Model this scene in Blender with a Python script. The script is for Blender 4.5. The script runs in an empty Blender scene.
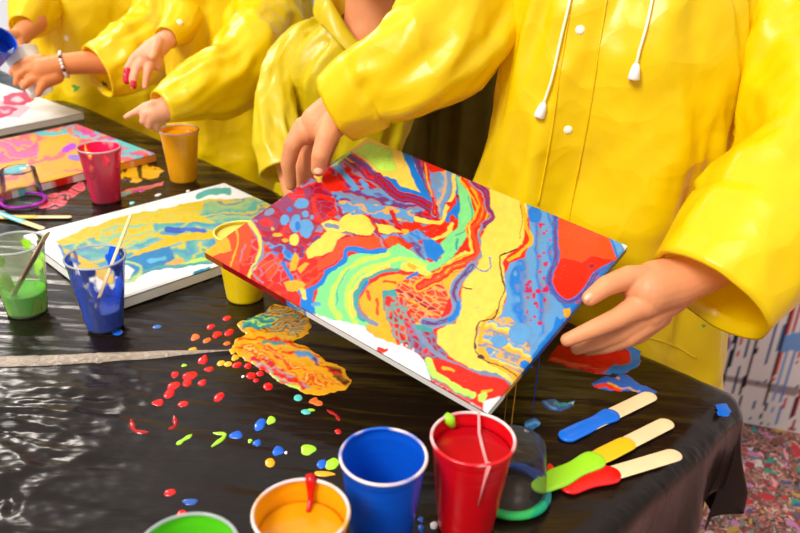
import bpy, bmesh, math, random
import numpy as np
from mathutils import Vector, Matrix, noise
from mathutils.bvhtree import BVHTree
random.seed(7); RNG = np.random.RandomState(5)
SC = bpy.context.scene; COL = SC.collection
W, H, FPX = 800, 533, 780.0
PITCH, ROLL = math.radians(26), math.radians(2)
CAM = np.array([0, 0, 1.30])
F_ = np.array([0, math.cos(PITCH), -math.sin(PITCH)]); R0 = np.array([1.0, 0, 0]); U0 = np.cross(R0, F_)
R_ = math.cos(ROLL)*R0 + math.sin(ROLL)*U0; U_ = math.cos(ROLL)*U0 - math.sin(ROLL)*R0
TZ = 0.75
def ray(x, y): return F_ + (x-W/2)/FPX*R_ - (y-H/2)/FPX*U_
def at(x, y, z=TZ):                                   # photo pixel -> point on a level plane
    d = ray(x, y); return CAM + d*(z-CAM[2])/d[2]
def D(x, y, dep): return CAM + ray(x, y)*dep
def projA(P):
    v = P-CAM; d = v@F_; return W/2+FPX*(v@R_)/d, H/2-FPX*(v@U_)/d
# ---------------------------------------------------------------- noise
_T = RNG.rand(64, 64, 64)
def vnoise(x, y, z=0.0):
    x, y, z = np.broadcast_arrays(np.asarray(x, float), np.asarray(y, float), np.asarray(z, float))
    xi, yi, zi = np.floor(x).astype(int), np.floor(y).astype(int), np.floor(z).astype(int)
    fx, fy, fz = x-xi, y-yi, z-zi
    fx, fy, fz = [f*f*(3-2*f) for f in (fx, fy, fz)]
    def T(a, b, c): return _T[(xi+a) & 63, (yi+b) & 63, (zi+c) & 63]
    a = T(0,0,0)*(1-fx)+T(1,0,0)*fx; b = T(0,1,0)*(1-fx)+T(1,1,0)*fx
    c = T(0,0,1)*(1-fx)+T(1,0,1)*fx; d = T(0,1,1)*(1-fx)+T(1,1,1)*fx
    return ((a*(1-fy)+b*fy)*(1-fz)+(c*(1-fy)+d*fy)*fz)*2-1
def fbm(x, y, z=0.0, o=3):
    s = 0; a = 1.0
    for k in range(o):
        s = s+a*vnoise(x*2**k+k*7.3, y*2**k+k*3.1, np.asarray(z)*2**k+k*5.7); a *= .5
    return s/1.6
def worley(x, y, z):
    x, y, z = np.broadcast_arrays(np.asarray(x, float), np.asarray(y, float), np.asarray(z, float)); xi, yi, zi = np.floor(x).astype(int), np.floor(y).astype(int), np.floor(z).astype(int)
    f1 = np.full(x.shape, 9.); f2 = f1.copy()
    for a in (-1, 0, 1):
        for b in (-1, 0, 1):
            for c in (-1, 0, 1):
                i, j, k = (xi+a) & 63, (yi+b) & 63, (zi+c) & 63
                d = np.sqrt((xi+a+_T[i, j, k]-x)**2+(yi+b+_T[j, k, i]-y)**2+(zi+c+_T[k, i, j]-z)**2)
                f2 = np.minimum(f2, np.maximum(f1, d)); f1 = np.minimum(f1, d)
    return f1, f2
def ridge(x, y, z=0.0, o=2): return 1-2*np.abs(fbm(x, y, z, o))
def lin(c):
    c = np.asarray(c, float)/255.0
    return np.where(c <= .04045, c/12.92, ((c+.055)/1.055)**2.4)
# ---------------------------------------------------------------- objects
def link(o, parent=None):
    COL.objects.link(o)
    if parent is not None: o.parent = parent
    return o
def mesh_obj(name, V, Fc, mat, parent=None, smooth=True, cols=None, origin=None):
    V = np.asarray(V, float)
    o = bpy.data.objects.new(name, None) if False else None
    m = bpy.data.meshes.new(name)
    org = np.zeros(3)
    if origin is not None: org = np.asarray(origin, float)
    m.from_pydata((V-org).tolist(), [], [tuple(int(i) for i in f) for f in Fc]); m.update()
    if smooth: m.polygons.foreach_set('use_smooth', [True]*len(m.polygons))
    if cols is not None:
        a = m.color_attributes.new('Col', 'FLOAT_COLOR', 'POINT')
        c4 = np.ones((len(V), 4), np.float32); c4[:, :3] = cols[:, :3]
        if cols.shape[1] == 4: c4[:, 3] = cols[:, 3]
        a.data.foreach_set('color', c4.ravel())
    if mat: m.materials.append(mat)
    o = bpy.data.objects.new(name, m); link(o, parent)
    if parent is not None and origin is not None:
        o.location = Vector(org)-parent.location
    elif parent is not None: o.location = -parent.location
    elif origin is not None: o.location = Vector(org)
    return o
def tag(o, label=None, cat=None, group=None, kind=None):
    if label: o['label'] = label
    if cat: o['category'] = cat
    if group: o['group'] = group
    if kind: o['kind'] = kind
    return o
def thing(name, loc, label, cat, group=None):
    o = bpy.data.objects.new(name, None); o.location = Vector(loc); o.empty_display_size = .05
    link(o); return tag(o, label, cat, group)
def grid_faces(n, m, wrap=False):
    F = []
    for i in range(n-1):
        for j in range(m if wrap else m-1):
            k = (j+1) % m; F.append((i*m+j, i*m+k, (i+1)*m+k, (i+1)*m+j))
    return F
# ---------------------------------------------------------------- materials
def mat(name, col=(200, 200, 200), rough=.5, spec=.5, bump=None, attr=False, metal=0, transl=0, var=0, coat=0, sss=0):
    m = bpy.data.materials.new(name); m.use_nodes = True; nt = m.node_tree; N = nt.nodes; L = nt.links
    b = N['Principled BSDF']; out = N['Material Output']
    c = lin(col); b.inputs['Base Color'].default_value = (*c, 1)
    b.inputs['Roughness'].default_value = rough; b.inputs['Specular IOR Level'].default_value = spec
    b.inputs['Metallic'].default_value = metal; b.inputs['Coat Weight'].default_value = coat; b.inputs['Coat Roughness'].default_value = .08
    if sss:
        b.inputs['Subsurface Weight'].default_value = sss; b.inputs['Subsurface Radius'].default_value = (.012, .004, .002); b.inputs['Subsurface Scale'].default_value = 1
    tc = N.new('ShaderNodeTexCoord')
    src = None
    if attr:
        a = N.new('ShaderNodeVertexColor'); a.layer_name = 'Col'; L.new(a.outputs['Color'], b.inputs['Base Color']); src = a.outputs['Color']
    elif var:
        n = N.new('ShaderNodeTexNoise'); n.inputs['Scale'].default_value = 25; n.inputs['Detail'].default_value = 3
        L.new(tc.outputs['Object'], n.inputs['Vector'])
        r = N.new('ShaderNodeValToRGB'); r.color_ramp.elements[0].position = .3; r.color_ramp.elements[1].position = .7
        r.color_ramp.elements[0].color = (*(c*(1-var)), 1); r.color_ramp.elements[1].color = (*np.minimum(c*(1+var), 1), 1)
        L.new(n.outputs['Fac'], r.inputs['Fac']); L.new(r.outputs['Color'], b.inputs['Base Color']); src = r.outputs['Color']
    if bump:
        n = N.new('ShaderNodeTexNoise'); n.inputs['Scale'].default_value = bump[0]; n.inputs['Detail'].default_value = 4
        mp = N.new('ShaderNodeMapping'); L.new(tc.outputs['Object'], mp.inputs['Vector']); L.new(mp.outputs['Vector'], n.inputs['Vector'])
        if len(bump) > 2: mp.inputs['Scale'].default_value = bump[2]
        bp = N.new('ShaderNodeBump'); bp.inputs['Strength'].default_value = bump[1]; bp.inputs['Distance'].default_value = .004
        L.new(n.outputs['Fac'], bp.inputs['Height']); L.new(bp.outputs['Normal'], b.inputs['Normal'])
    if transl:
        t = N.new('ShaderNodeBsdfTranslucent'); t.inputs['Color'].default_value = (*c, 1)
        if src: L.new(src, t.inputs['Color'])
        mx = N.new('ShaderNodeMixShader'); mx.inputs['Fac'].default_value = transl
        L.new(b.outputs[0], mx.inputs[1]); L.new(t.outputs[0], mx.inputs[2]); L.new(mx.outputs[0], out.inputs['Surface'])
    return m
def rim_mat(name, col, cover, seed):
    m = mat(name, col, .25); nt = m.node_tree; N = nt.nodes; L = nt.links; b = N['Principled BSDF']; tc = N.new('ShaderNodeTexCoord'); n = N.new('ShaderNodeTexNoise'); n.inputs['Scale'].default_value = 22
    mp = N.new('ShaderNodeMapping'); mp.inputs['Location'].default_value = (seed, seed, 0); L.new(tc.outputs['Object'], mp.inputs[0]); L.new(mp.outputs[0], n.inputs['Vector']); r = N.new('ShaderNodeValToRGB'); L.new(n.outputs['Fac'], r.inputs[0])
    r.color_ramp.elements[0].position = 1-cover-.06; r.color_ramp.elements[0].color = (*lin((226, 206, 204)), 1); r.color_ramp.elements[1].position = 1-cover+.06; r.color_ramp.elements[1].color = (*lin(col), 1); L.new(r.outputs[0], b.inputs['Base Color']); return m
def clear_mat(name, tint=(235, 238, 240), haze=.035):
    m = bpy.data.materials.new(name); m.use_nodes = True; nt = m.node_tree; N = nt.nodes; L = nt.links; N.clear()
    out = N.new('ShaderNodeOutputMaterial'); tr = N.new('ShaderNodeBsdfTransparent'); gl = N.new('ShaderNodeBsdfGlossy'); df = N.new('ShaderNodeBsdfTranslucent'); d2 = N.new('ShaderNodeBsdfDiffuse')
    tr.inputs['Color'].default_value = (.985, .985, .985, 1); gl.inputs['Roughness'].default_value = .12
    df.inputs['Color'].default_value = (*lin(tint), 1); d2.inputs['Color'].default_value = (*lin(tint), 1)
    lw = N.new('ShaderNodeFresnel'); lw.inputs['IOR'].default_value = 1.28
    a = N.new('ShaderNodeMixShader'); a.inputs[0].default_value = .6; L.new(df.outputs[0], a.inputs[1]); L.new(d2.outputs[0], a.inputs[2])
    b = N.new('ShaderNodeMixShader'); b.inputs[0].default_value = haze; L.new(tr.outputs[0], b.inputs[1]); L.new(a.outputs[0], b.inputs[2])
    c = N.new('ShaderNodeMixShader'); L.new(lw.outputs[0], c.inputs[0]); L.new(b.outputs[0], c.inputs[1]); L.new(gl.outputs[0], c.inputs[2])
    L.new(c.outputs[0], out.inputs['Surface']); return m
def smear_mat(name, col, cover, scale=45, seed=0.0, bias=0):
    """paint clinging to the inside of a clear cup: patches of colour, bare plastic between"""
    m = bpy.data.materials.new(name); m.use_nodes = True; nt = m.node_tree; N = nt.nodes; L = nt.links
    b = N['Principled BSDF']; out = N['Material Output']; b.inputs['Base Color'].default_value = (*lin(col), 1); b.inputs['Roughness'].default_value = .25
    tc = N.new('ShaderNodeTexCoord'); mp = N.new('ShaderNodeMapping'); mp.inputs['Scale'].default_value = (1, 1, .55); mp.inputs['Location'].default_value = (seed, seed*2, seed)
    n = N.new('ShaderNodeTexNoise'); n.inputs['Scale'].default_value = scale; n.inputs['Detail'].default_value = 2
    L.new(tc.outputs['Object'], mp.inputs['Vector']); L.new(mp.outputs[0], n.inputs['Vector'])
    sp = N.new('ShaderNodeSeparateXYZ'); L.new(tc.outputs['Object'], sp.inputs[0])
    ma = N.new('ShaderNodeMath'); ma.operation = 'MULTIPLY_ADD'; ma.inputs[1].default_value = bias; L.new(sp.outputs['Z'], ma.inputs[0]); L.new(n.outputs['Fac'], ma.inputs[2])
    r = N.new('ShaderNodeValToRGB'); r.color_ramp.elements[0].position = 1-cover-.03; r.color_ramp.elements[1].position = 1-cover+.03
    L.new(ma.outputs[0], r.inputs['Fac'])
    tr = N.new('ShaderNodeBsdfTransparent'); mx = N.new('ShaderNodeMixShader')
    L.new(r.outputs['Color'], mx.inputs[0]); L.new(tr.outputs[0], mx.inputs[1]); L.new(b.outputs[0], mx.inputs[2]); L.new(mx.outputs[0], out.inputs['Surface'])
    return m
M = {}
M['coat'] = mat('yellow_vinyl', (255, 216, 0), .32, .5, bump=(30, .18), transl=.22, var=.04)
M['coat_deep'] = mat('yellow_vinyl_deep', (250, 205, 0), .34, .5, bump=(22, .25), transl=.22, var=.04)
M['coat_shaded'] = mat('yellow_vinyl_shaded', (220, 192, 12), .36, .5, bump=(22, .25), transl=.15, var=.04)  # same yellow vinyl, darkened to paint in shade on the child behind
M['skin'] = mat('skin', (228, 150, 102), .5, .35, bump=(140, .12), sss=.12, var=.06)
M['skin_pink'] = mat('skin_pink', (238, 166, 128), .5, .35, bump=(140, .12), sss=.12, var=.08)
M['skin_tan'] = mat('skin_tan', (222, 138, 80), .5, .35, bump=(140, .12), sss=.12, var=.06)
M['nail'] = mat('fingernail', (240, 178, 142), .25, .5)
M['hair'] = mat('hair', (60, 38, 24), .5, .4, bump=(90, .8, (1, 1, .1)))
M['hair_b'] = mat('hair_black', (26, 20, 18), .45, .4, bump=(90, .8, (1, 1, .1)))
M['eye'] = mat('eye_white', (240, 240, 236), .2); M['iris'] = mat('iris', (70, 44, 26), .2)
M['denim'] = mat('denim', (60, 74, 104), .9, .2, bump=(200, .3)); M['shoe'] = mat('shoe_canvas', (190, 188, 182), .7, bump=(120, .3))
M['painted'] = mat('wet_paint', attr=True, rough=.2, spec=.28, bump=(30, .10))
M['painted_dry'] = mat('matte_paint', attr=True, rough=.45, spec=.35, bump=(60, .25))
M['cloth_back'] = mat('raw_canvas', (238, 232, 224), .8, .2, bump=(400, .3))
M['wood'] = mat('birch_wood', (240, 208, 158), .6, .3, bump=(120, .15, (1, 1, 1)), var=.05)
M['white'] = mat('white_plastic', (245, 245, 245), .35, .5, var=.02)
M['cord'] = mat('white_cord', (250, 246, 215), .7)
M['clear'] = clear_mat('clear_plastic'); M['milky'] = clear_mat('milky_plastic', (226, 240, 190), .24); M['frost'] = clear_mat('frosted_plastic', (240, 242, 245), .07); M['clear_rim'] = clear_mat('clear_plastic_rim', haze=.55)
for k_ in ('coat', 'coat_shaded'):
    nt = M[k_].node_tree; N = nt.nodes; L = nt.links; tc = N.new('ShaderNodeTexCoord'); ns = N.new('ShaderNodeTexNoise'); ns.inputs['Scale'].default_value = 6; ad = N.new('ShaderNodeVectorMath'); ad.operation = 'MULTIPLY_ADD'; ad.inputs[1].default_value = (.10, .10, .10)
    L.new(tc.outputs['Object'], ns.inputs['Vector']); L.new(ns.outputs['Color'], ad.inputs[0]); L.new(tc.outputs['Object'], ad.inputs[2])
    old = [n for n in N if n.type == 'BUMP'][0]; prev = None
    for sc_, st_, ds_ in ((9, .45, .020), (24, .35, .006)):
        v = N.new('ShaderNodeTexVoronoi'); v.inputs['Scale'].default_value = sc_; L.new(ad.outputs[0], v.inputs['Vector']); b_ = N.new('ShaderNodeBump'); b_.inputs['Strength'].default_value = st_; b_.inputs['Distance'].default_value = ds_
        L.new(v.outputs['Distance'], b_.inputs['Height'])
        if prev: L.new(prev.outputs[0], b_.inputs['Normal'])
        prev = b_
    L.new(prev.outputs[0], old.inputs['Normal'])
# ---------------------------------------------------------------- painter: colour layers laid out on a surface
def inpoly(X, Y, P):
    P = np.asarray(P, float); ins = np.zeros(X.shape, bool); n = len(P)
    for i in range(n):
        x1, y1 = P[i]; x2, y2 = P[(i+1) % n]
        if y1 == y2: continue
        c = ((y1 > Y) != (y2 > Y)) & (X < (x2-x1)*(Y-y1)/(y2-y1)+x1); ins ^= c
    return ins
def segdist(X, Y, P):
    P = np.asarray(P, float); d = np.full(X.shape, 1e9)
    for (x1, y1), (x2, y2) in zip(P[:-1], P[1:]):
        dx, dy = x2-x1, y2-y1; L = dx*dx+dy*dy+1e-9
        t = np.clip(((X-x1)*dx+(Y-y1)*dy)/L, 0, 1); d = np.minimum(d, np.hypot(X-x1-t*dx, Y-y1-t*dy))
    return d
def smoothline(P, k=6):
    P = np.asarray(P, float)
    if len(P) < 3: return P
    Q = np.vstack([2*P[0]-P[1], P, 2*P[-1]-P[-2]]); out = []
    for i in range(1, len(Q)-2):
        for t in np.linspace(0, 1, k, endpoint=False):
            a, b, c, d = Q[i-1], Q[i], Q[i+1], Q[i+2]
            out.append(.5*((2*b)+(-a+c)*t+(2*a-5*b+4*c-d)*t*t+(-a+3*b-3*c+d)*t**3))
    out.append(P[-1]); return np.array(out)
def marble(X, Y, cols, sc, ang, seed, warp=2.0, sharp=3):
    a = math.radians(ang); u = (X*math.cos(a)+Y*math.sin(a)); v = (-X*math.sin(a)+Y*math.cos(a))
    s = v/sc+warp*fbm(u/(sc*3.5)+seed, v/(sc*2.2), seed, 3)+.5*fbm(u/sc*1.3+seed, v/sc*1.8, 3+seed, 3)+.9*fbm(u/(sc*1.6)+seed*2, v/(sc*1.6), 8+seed, 3)
    n = len(cols); s = (s*.5) % 1.0*n; i = np.floor(s).astype(int) % n; f = np.clip((s-np.floor(s))*sharp-(sharp-1), 0, 1)[..., None]
    C = lin(np.array(cols)); return C[i]*(1-f)+C[(i+1) % n]*f
def paint(X, Y, layers, base, warp=(2.2, 14, 1.0, 5), seed=1.0, rim=True, blur=1):
    C = np.ones(X.shape+(3,))*lin(base)
    wx = X+warp[0]*fbm(X/warp[1], Y/warp[1], seed)+warp[2]*fbm(X/warp[3], Y/warp[3], seed+9, 2)
    wy = Y+warp[0]*fbm(X/warp[1], Y/warp[1], seed+20)+warp[2]*fbm(X/warp[3], Y/warp[3], seed+29, 2)
    tint = fbm(X/5, Y/5, seed+40, 2)
    for i, l in enumerate(layers):
        k = l[0]
        if k == 'P':   m = inpoly(wx, wy, l[2]); col = lin(l[1])
        elif k == 'L': m = segdist(wx, wy, smoothline(l[2])) < l[3]*.5*(1+.35*fbm(X/9, Y/9, seed+i)); col = lin(l[1])
        elif k == 'E': m = np.hypot((wx-l[2])/l[4], (wy-l[3])/l[5]) < 1; col = lin(l[1])
        elif k == 'M':  # marble in polygon: colours, polygon, scale, angle
            m = inpoly(wx, wy, l[2]); C[m] = marble(X[m], Y[m], l[1], l[3], l[4], seed+i*3.7, sharp=l[5] if len(l) > 5 else 3); continue
        elif k == 'ML': # marbled ribbon: bands run along the line
            d = segdist(wx, wy, smoothline(l[2])); m = d < l[3]*.5
            q = (d[m]/(l[3]*.5)*l[4]+.8*fbm(X[m]/8, Y[m]/8, seed+i)) % len(l[1]); C[m] = lin(np.array(l[1]))[np.floor(q).astype(int) % len(l[1])]; continue
        elif k == 'V':  # cells parted by thin veins: colours, polygon, (sx, sy, angle), vein colour, vein width
            m = inpoly(wx, wy, l[2]); sx, sy, an = l[3]; an = math.radians(an); u = (X[m]*math.cos(an)+Y[m]*math.sin(an))/sx; v = (-X[m]*math.sin(an)+Y[m]*math.cos(an))/sy
            u = u+.5*fbm(u*.5, v*.5, seed+i); v = v+.5*fbm(u*.5+9, v*.5, seed+i); f1, f2 = worley(u, v, 0*u+.5+i); idn = np.floor((vnoise(u*.6, v*.6, seed+i)*.5+.5)*.999*len(l[1])).astype(int)
            cc = lin(np.array(l[1]))[idn]; g = np.clip((f2-f1)/l[5], 0, 1)[..., None]; g = g*g*(3-2*g); C[m] = cc*g+lin(l[4])*(1-g); continue
        elif k == 'C':  # cells: spots of l[1] scattered in polygon, size l[3], density l[4]
            m = inpoly(wx, wy, l[2]) & (vnoise(X/l[3]+i*5.1, Y/l[3]+seed) > l[4]); col = lin(l[1])
        C[m] = col*(1+.10*tint[m])[:, None]
        if X.ndim == 2 and k in 'PE' and rim:
            e = m.copy(); e[1:] &= m[:-1]; e[:-1] &= m[1:]; e[:, 1:] &= m[:, :-1]; e[:, :-1] &= m[:, 1:]; g = m & ~e; C[g] = C[g]*.55+lin((120, 96, 110))*.45
    if rim and X.ndim == 2 and len(layers) > 60:
        vn = fbm(wx/20+3, wy/14, seed+60, 3); q = (np.abs((vn*5) % 1-.5) < .035) & (vnoise(X/16, Y/16, seed+70) > .1); C[q] = C[q]*.7+lin((120, 110, 120))*.3
    if X.ndim == 2:
        for _ in range(blur):
            P = np.pad(C, ((1, 1), (1, 1), (0, 0)), mode='edge'); C = (P[:-2, 1:-1]+P[2:, 1:-1]+P[1:-1, :-2]+P[1:-1, 2:]+2*P[1:-1, 1:-1])/6
    return np.clip(C, 0, 1)*PGAIN
PGAIN = .80
R=(236,38,20);OR=(246,78,34);DR=(178,18,44);Y=(250,214,84);YO=(250,176,34);B=(18,124,214);LB=(96,160,212);G=(130,226,138)
LG=(196,244,92);PU=(108,60,128);T=(64,160,156);GR=(126,142,172);WH=(250,248,244);MG=(210,30,90);BR=(92,42,30)
MAIN = [
 ('M',[DR,R,PU,DR,GR,R],[(200,250),(250,210),(300,180),(345,145),(440,170),(440,222),(300,262),(240,262)],9,25,1.25),
 ('V',[DR,R,DR,(150,60,100),R],[(262,214),(285,196),(318,184),(330,196),(338,214),(318,226),(308,244),(290,246),(268,240),(256,226)],(15,8,20),(150,70,110),.10),
 ('P',OR,[(204,248),(247,215),(256,240),(250,285),(200,262)]),('P',YO,[(200,255),(203,246),(226,233),(232,250),(214,256)]),
 ('M',[R,OR,R,R],[(240,262),(300,250),(345,246),(345,262),(322,275),(304,292),(290,300),(240,290)],8,-20),
 ('V',[R,OR,R,DR],[(252,236),(268,246),(290,262),(300,280),(300,292),(286,288),(258,276),(248,262)],(14,8,-35),(170,120,140),.12),
 ('L',GR,[(250,220),(257,235),(262,250),(258,262)],5),
 ('L',Y,[(247,217),(259,238),(258,258),(248,277)],3.4),('L',YO,[(236,226),(238,242),(232,264)],1.8),('L',YO,[(219,240),(224,252)],1.5),
 ('L',GR,[(262,256),(252,272),(262,282)],1.4),('L',GR,[(262,260),(272,252),(282,258)],1.6),('L',GR,[(245,244),(240,262)],1),
 ('M',[LB,PU,DR,B],[(268,245),(290,244),(304,248),(304,258),(285,262),(276,254)],5,10),
 ('E',R,281,256,3.4,3.4),('P',YO,[(291,262),(295,251),(300,258),(296,270),(289,272)]),('P',YO,[(297,268),(305,262),(309,264),(300,274)]),
 ('L',B,[(283,262),(287,272),(291,280),(289,290)],4),('P',YO,[(283,283),(296,280),(306,284),(300,292),(288,292)]),
 ('E',YO,278,235,5,2),('E',YO,274,229,2.2,2),('E',YO,285,240,3,2),
 ('E',LB,285,221,4.5,5),('E',LB,296,224,6,9.5),('E',LB,306,229,6.5,9.5),('E',B,290,209,3,3),('E',LB,305,214,3.2,3.6),('E',LB,302,203,7,5),('E',GR,270,212,5,4),('E',B,298,226,2.5,5),('E',LB,311,218,2,2),
 ('E',Y,294,240,5.4,6),('E',R,288,232,2,2),
 # thumb smear and top streaks
 ('P',Y,[(312,174),(322,172),(326,180),(318,182)]),('P',R,[(324,168),(334,174),(350,190),(345,196),(330,192),(322,184)]),
 ('L',LB,[(336,164),(346,176),(358,190)],6),('L',LB,[(362,180),(368,190)],4),('L',YO,[(345,157),(353,162)],2.4),('L',PU,[(343,150),(358,162),(372,172),(385,188)],5),
 ('M',[GR,LB,PU,DR,GR],[(330,192),(352,190),(385,188),(395,196),(425,210),(420,216),(380,208),(338,206)],6,12,1.2),
 ('P',LG,[(330,168),(350,149),(352,153),(338,166)]),
 ('P',Y,[(348,150),(368,132),(410,150),(428,197),(408,194),(390,184),(366,162)]),('P',LG,[(352,150),(372,141),(392,150),(396,170),(382,172),(366,158)]),('P',Y,[(362,138),(385,140),(400,150),(380,147)]),
 ('L',B,[(406,152),(414,172),(425,194)],8),('L',PU,[(414,156),(424,178),(432,196)],5),('L',B,[(386,180),(398,189),(412,193),(430,202)],8),
 ('ML',[DR,PU,DR,R],[(378,178),(396,194),(414,199),(430,208),(434,214)],10,3),('ML',[R,DR,GR],[(424,160),(428,180),(434,198),(434,214)],7,2.4),('L',YO,[(424,164),(427,180),(432,196)],1.4),
 ('M',[LB,GR,LB,YO],[(426,160),(456,172),(454,188),(449,203),(440,220),(437,205),(431,185)],9,80,1.1),
 ('P',R,[(424,160),(442,166),(446,172),(438,172),(430,174)]),
 ('P',B,[(454,172),(461,178),(463,200),(464,215),(450,224),(444,218),(456,204)]),('L',DR,[(457,195),(461,204)],3),
 ('L',Y,[(454,176),(453,194),(446,209),(442,222),(428,222),(410,217)],4.2),('P',R,[(443,201),(455,203),(453,208),(449,206)]),
 # pale blue centre with yellow islands
 ('M',[LB,GR,YO,LB,LB],[(338,200),(352,201),(392,206),(416,211),(412,222),(395,221),(375,219),(355,210),(343,213)],7,5,1.2),
 ('L',LB,[(345,207),(352,208)],7),
 ('P',Y,[(320,224),(330,219),(341,224),(348,231),(340,234),(327,232)]),('L',GR,[(326,225),(337,228)],4),
 ('P',Y,[(343,216),(354,210),(368,219),(376,229),(371,236),(357,235),(345,231),(338,224)]),('L',LB,[(352,213),(360,214)],3),
 ('P',Y,[(374,222),(392,226),(402,232),(388,234),(378,231)]),('L',DR,[(370,216),(376,224),(378,231)],1.5),
 ('P',Y,[(327,231),(347,235),(338,241),(336,250),(320,256),(308,259),(305,252),(312,243)]),
 ('ML',[R,DR],[(391,212),(396,224),(404,229),(412,230)],4.5,2),('E',YO,405,231,3.5,3),
 ('M',[B,LB,PU,LB],[(380,234),(404,234),(414,228),(430,232),(436,248),(424,262),(418,256),(404,240),(384,240)],8,30,1.3),
 ('P',OR,[(339,240),(356,237),(379,237),(385,247),(372,248),(355,248),(345,249),(338,259),(325,268),(318,272),(318,262),(330,254)]),
 ('P',OR,[(383,239),(390,235),(403,239),(414,247),(400,244),(388,247)]),('L',GR,[(380,238),(383,246)],2),
 ('P',R,[(424,232),(444,224),(452,221),(446,232),(432,239),(425,236)]),('L',Y,[(432,240),(448,234),(452,224)],3.4),('E',R,421,241,4,3),('L',R,[(398,239),(412,246)],4),('E',R,453,219,3,3),('P',R,[(402,222),(418,222),(424,226),(412,230),(402,228)]),('E',YO,405,230,4,2.2),
 # mint / lime river
 ('P',G,[(326,272),(345,258),(360,252),(385,250),(398,243),(412,250),(420,258),(430,262),(441,258),(440,244),(452,232),(458,226),(460,205),(456,176),(462,178),(470,195),(475,212),(472,230),(462,246),(448,262),(426,274),(405,270),(390,268),(372,272),(358,288),(354,300),(362,316),(376,330),(352,326),(335,319),(312,318),(314,300),(320,285)]),
 ('P',B,[(438,244),(444,250),(436,262),(428,258),(424,246),(420,238),(434,240)]),
 ('L',LG,[(388,254),(362,261),(346,271),(337,283),(332,296),(332,306),(340,317)],6),('L',LG,[(424,266),(402,258),(385,264),(364,271),(351,283),(346,296),(348,310),(356,322)],5),
 ('L',Y,[(388,266),(366,276),(353,290),(350,303),(354,315)],4),
 ('L',T,[(350,268),(341,281),(337,296),(336,305)],1.2),('L',T,[(398,270),(376,273),(360,284),(354,298),(358,312),(364,322)],3),('L',T,[(468,196),(473,214),(466,230),(456,236)],1.2),('L',T,[(456,250),(458,240)],2),
 ('L',B,[(384,250),(366,251),(347,250),(344,260),(334,267),(326,273),(320,284),(309,290),(300,292)],5),
 ('P',B,[(300,290),(316,284),(312,298),(314,306),(316,316),(306,316),(300,306)]),('L',Y,[(302,290),(304,298)],5),('L',LB,[(312,304),(318,304)],4),
 ('L',YO,[(304,318),(322,319),(340,324)],2.4),
 # orange swirl and red cells
 ('L',Y,[(404,266),(418,270),(436,276),(452,266),(466,254)],7),('L',YO,[(408,264),(414,268)],5),
 ('P',YO,[(360,300),(367,286),(380,277),(396,274),(412,274),(424,280),(440,276),(452,266),(466,258),(460,280),(448,300),(420,326),(404,330),(398,346),(378,342),(366,326),(372,322),(362,310)]),
 ('L',OR,[(367,292),(369,300)],3),('L',OR,[(377,300),(378,314)],3.4),('L',OR,[(385,282),(395,283)],3),('L',B,[(408,278),(416,274)],4),
 ('L',GR,[(355,298),(360,312),(368,320),(376,324)],4.6),('L',T,[(366,280),(358,290),(357,304)],5),('L',B,[(366,283),(360,292)],2.5),
 ('M',[R,OR,R,YO,DR,R],[(414,276),(428,277),(442,281),(448,290),(446,308),(440,320),(424,324),(408,318),(398,306),(386,310),(384,300),(396,292),(400,284),(412,290)],5,30),
 ('V',[R,R,OR,DR],[(398,284),(414,276),(428,277),(442,281),(448,290),(446,308),(440,318),(424,322),(408,318),(398,306),(386,306),(384,298),(396,290)],(9,4.2,28),(240,170,110),.22),('L',YO,[(402,282),(420,290),(438,304)],1.6),('L',YO,[(396,296),(416,304),(432,316)],1.6),('L',YO,[(424,278),(440,292)],1.4),
 ('P',T,[(382,292),(395,290),(398,297),(392,306),(402,318),(414,326),(430,330),(440,350),(452,362),(426,364),(412,352),(400,346),(402,334),(394,318),(384,310)]),
 ('V',[R,R,DR,OR],[(386,296),(402,298),(416,322),(414,352),(400,348),(386,318)],(5,8,-20),(90,170,160),.34),('V',[DR,DR,R],[(404,320),(430,328),(442,346),(450,360),(426,362),(412,350)],(6,8,-35),(110,130,165),.40),
 ('E',R,388,301,3.4,5),('E',WH,420,332,2,1.4),('C',WH,[(392,340),(420,350),(426,364),(396,348)],2.2,.35),
 ('ML',[OR,R,YO],[(466,178),(475,192),(483,208),(480,220),(472,230),(477,244),(479,254),(466,262),(450,268),(434,280),(420,286)],13,3),
 ('L',YO,[(471,188),(479,203),(474,218)],1.5),('L',Y,[(470,226),(470,244),(472,252),(462,254),(448,262)],2),
 ('ML',[PU,DR,GR,R],[(474,181),(486,193),(489,206),(494,218),(484,226)],9,3),('L',GR,[(482,226),(479,236),(483,250),(478,260),(468,268)],3),
 # the big yellow field
 ('P',Y,[(490,186),(528,202),(526,225),(522,244),(508,254),(502,262),(504,275),(508,292),(500,316),(482,326),(480,348),(492,358),(520,370),(532,376),(522,392),(512,388),(500,379),(475,371),(450,356),(437,343),(436,331),(456,322),(461,306),(461,290),(466,276),(476,268),(483,256),(481,240),(484,230),(495,219),(491,206)]),
 ('ML',[PU,GR,LB],[(472,266),(459,280),(454,292),(457,306),(452,318),(436,324),(424,322)],9,2.4),('L',B,[(458,302),(457,312),(450,320)],4),('L',BR,[(463,286),(472,288)],1.2),('L',GR,[(474,268),(484,272),(490,268),(489,258)],1.4),
 ('L',GR,[(414,324),(426,342),(444,358),(470,370),(500,378),(514,387)],4.5),('L',T,[(418,326),(430,330)],5),
 ('M',[LB,LB,GR,B,LB],[(526,201),(558,214),(558,240),(554,262),(546,278),(558,300),(572,310),(575,335),(530,385),(515,374),(490,360),(480,350),(480,330),(497,322),(507,300),(503,275),(510,264),(526,257),(532,240)],12,85,1.1),
 ('M',[YO,LB,Y,YO,GR],[(478,326),(497,318),(508,316),(520,326),(530,346),(532,364),(520,384),(490,362),(478,348)],8,20,1.3),
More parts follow.
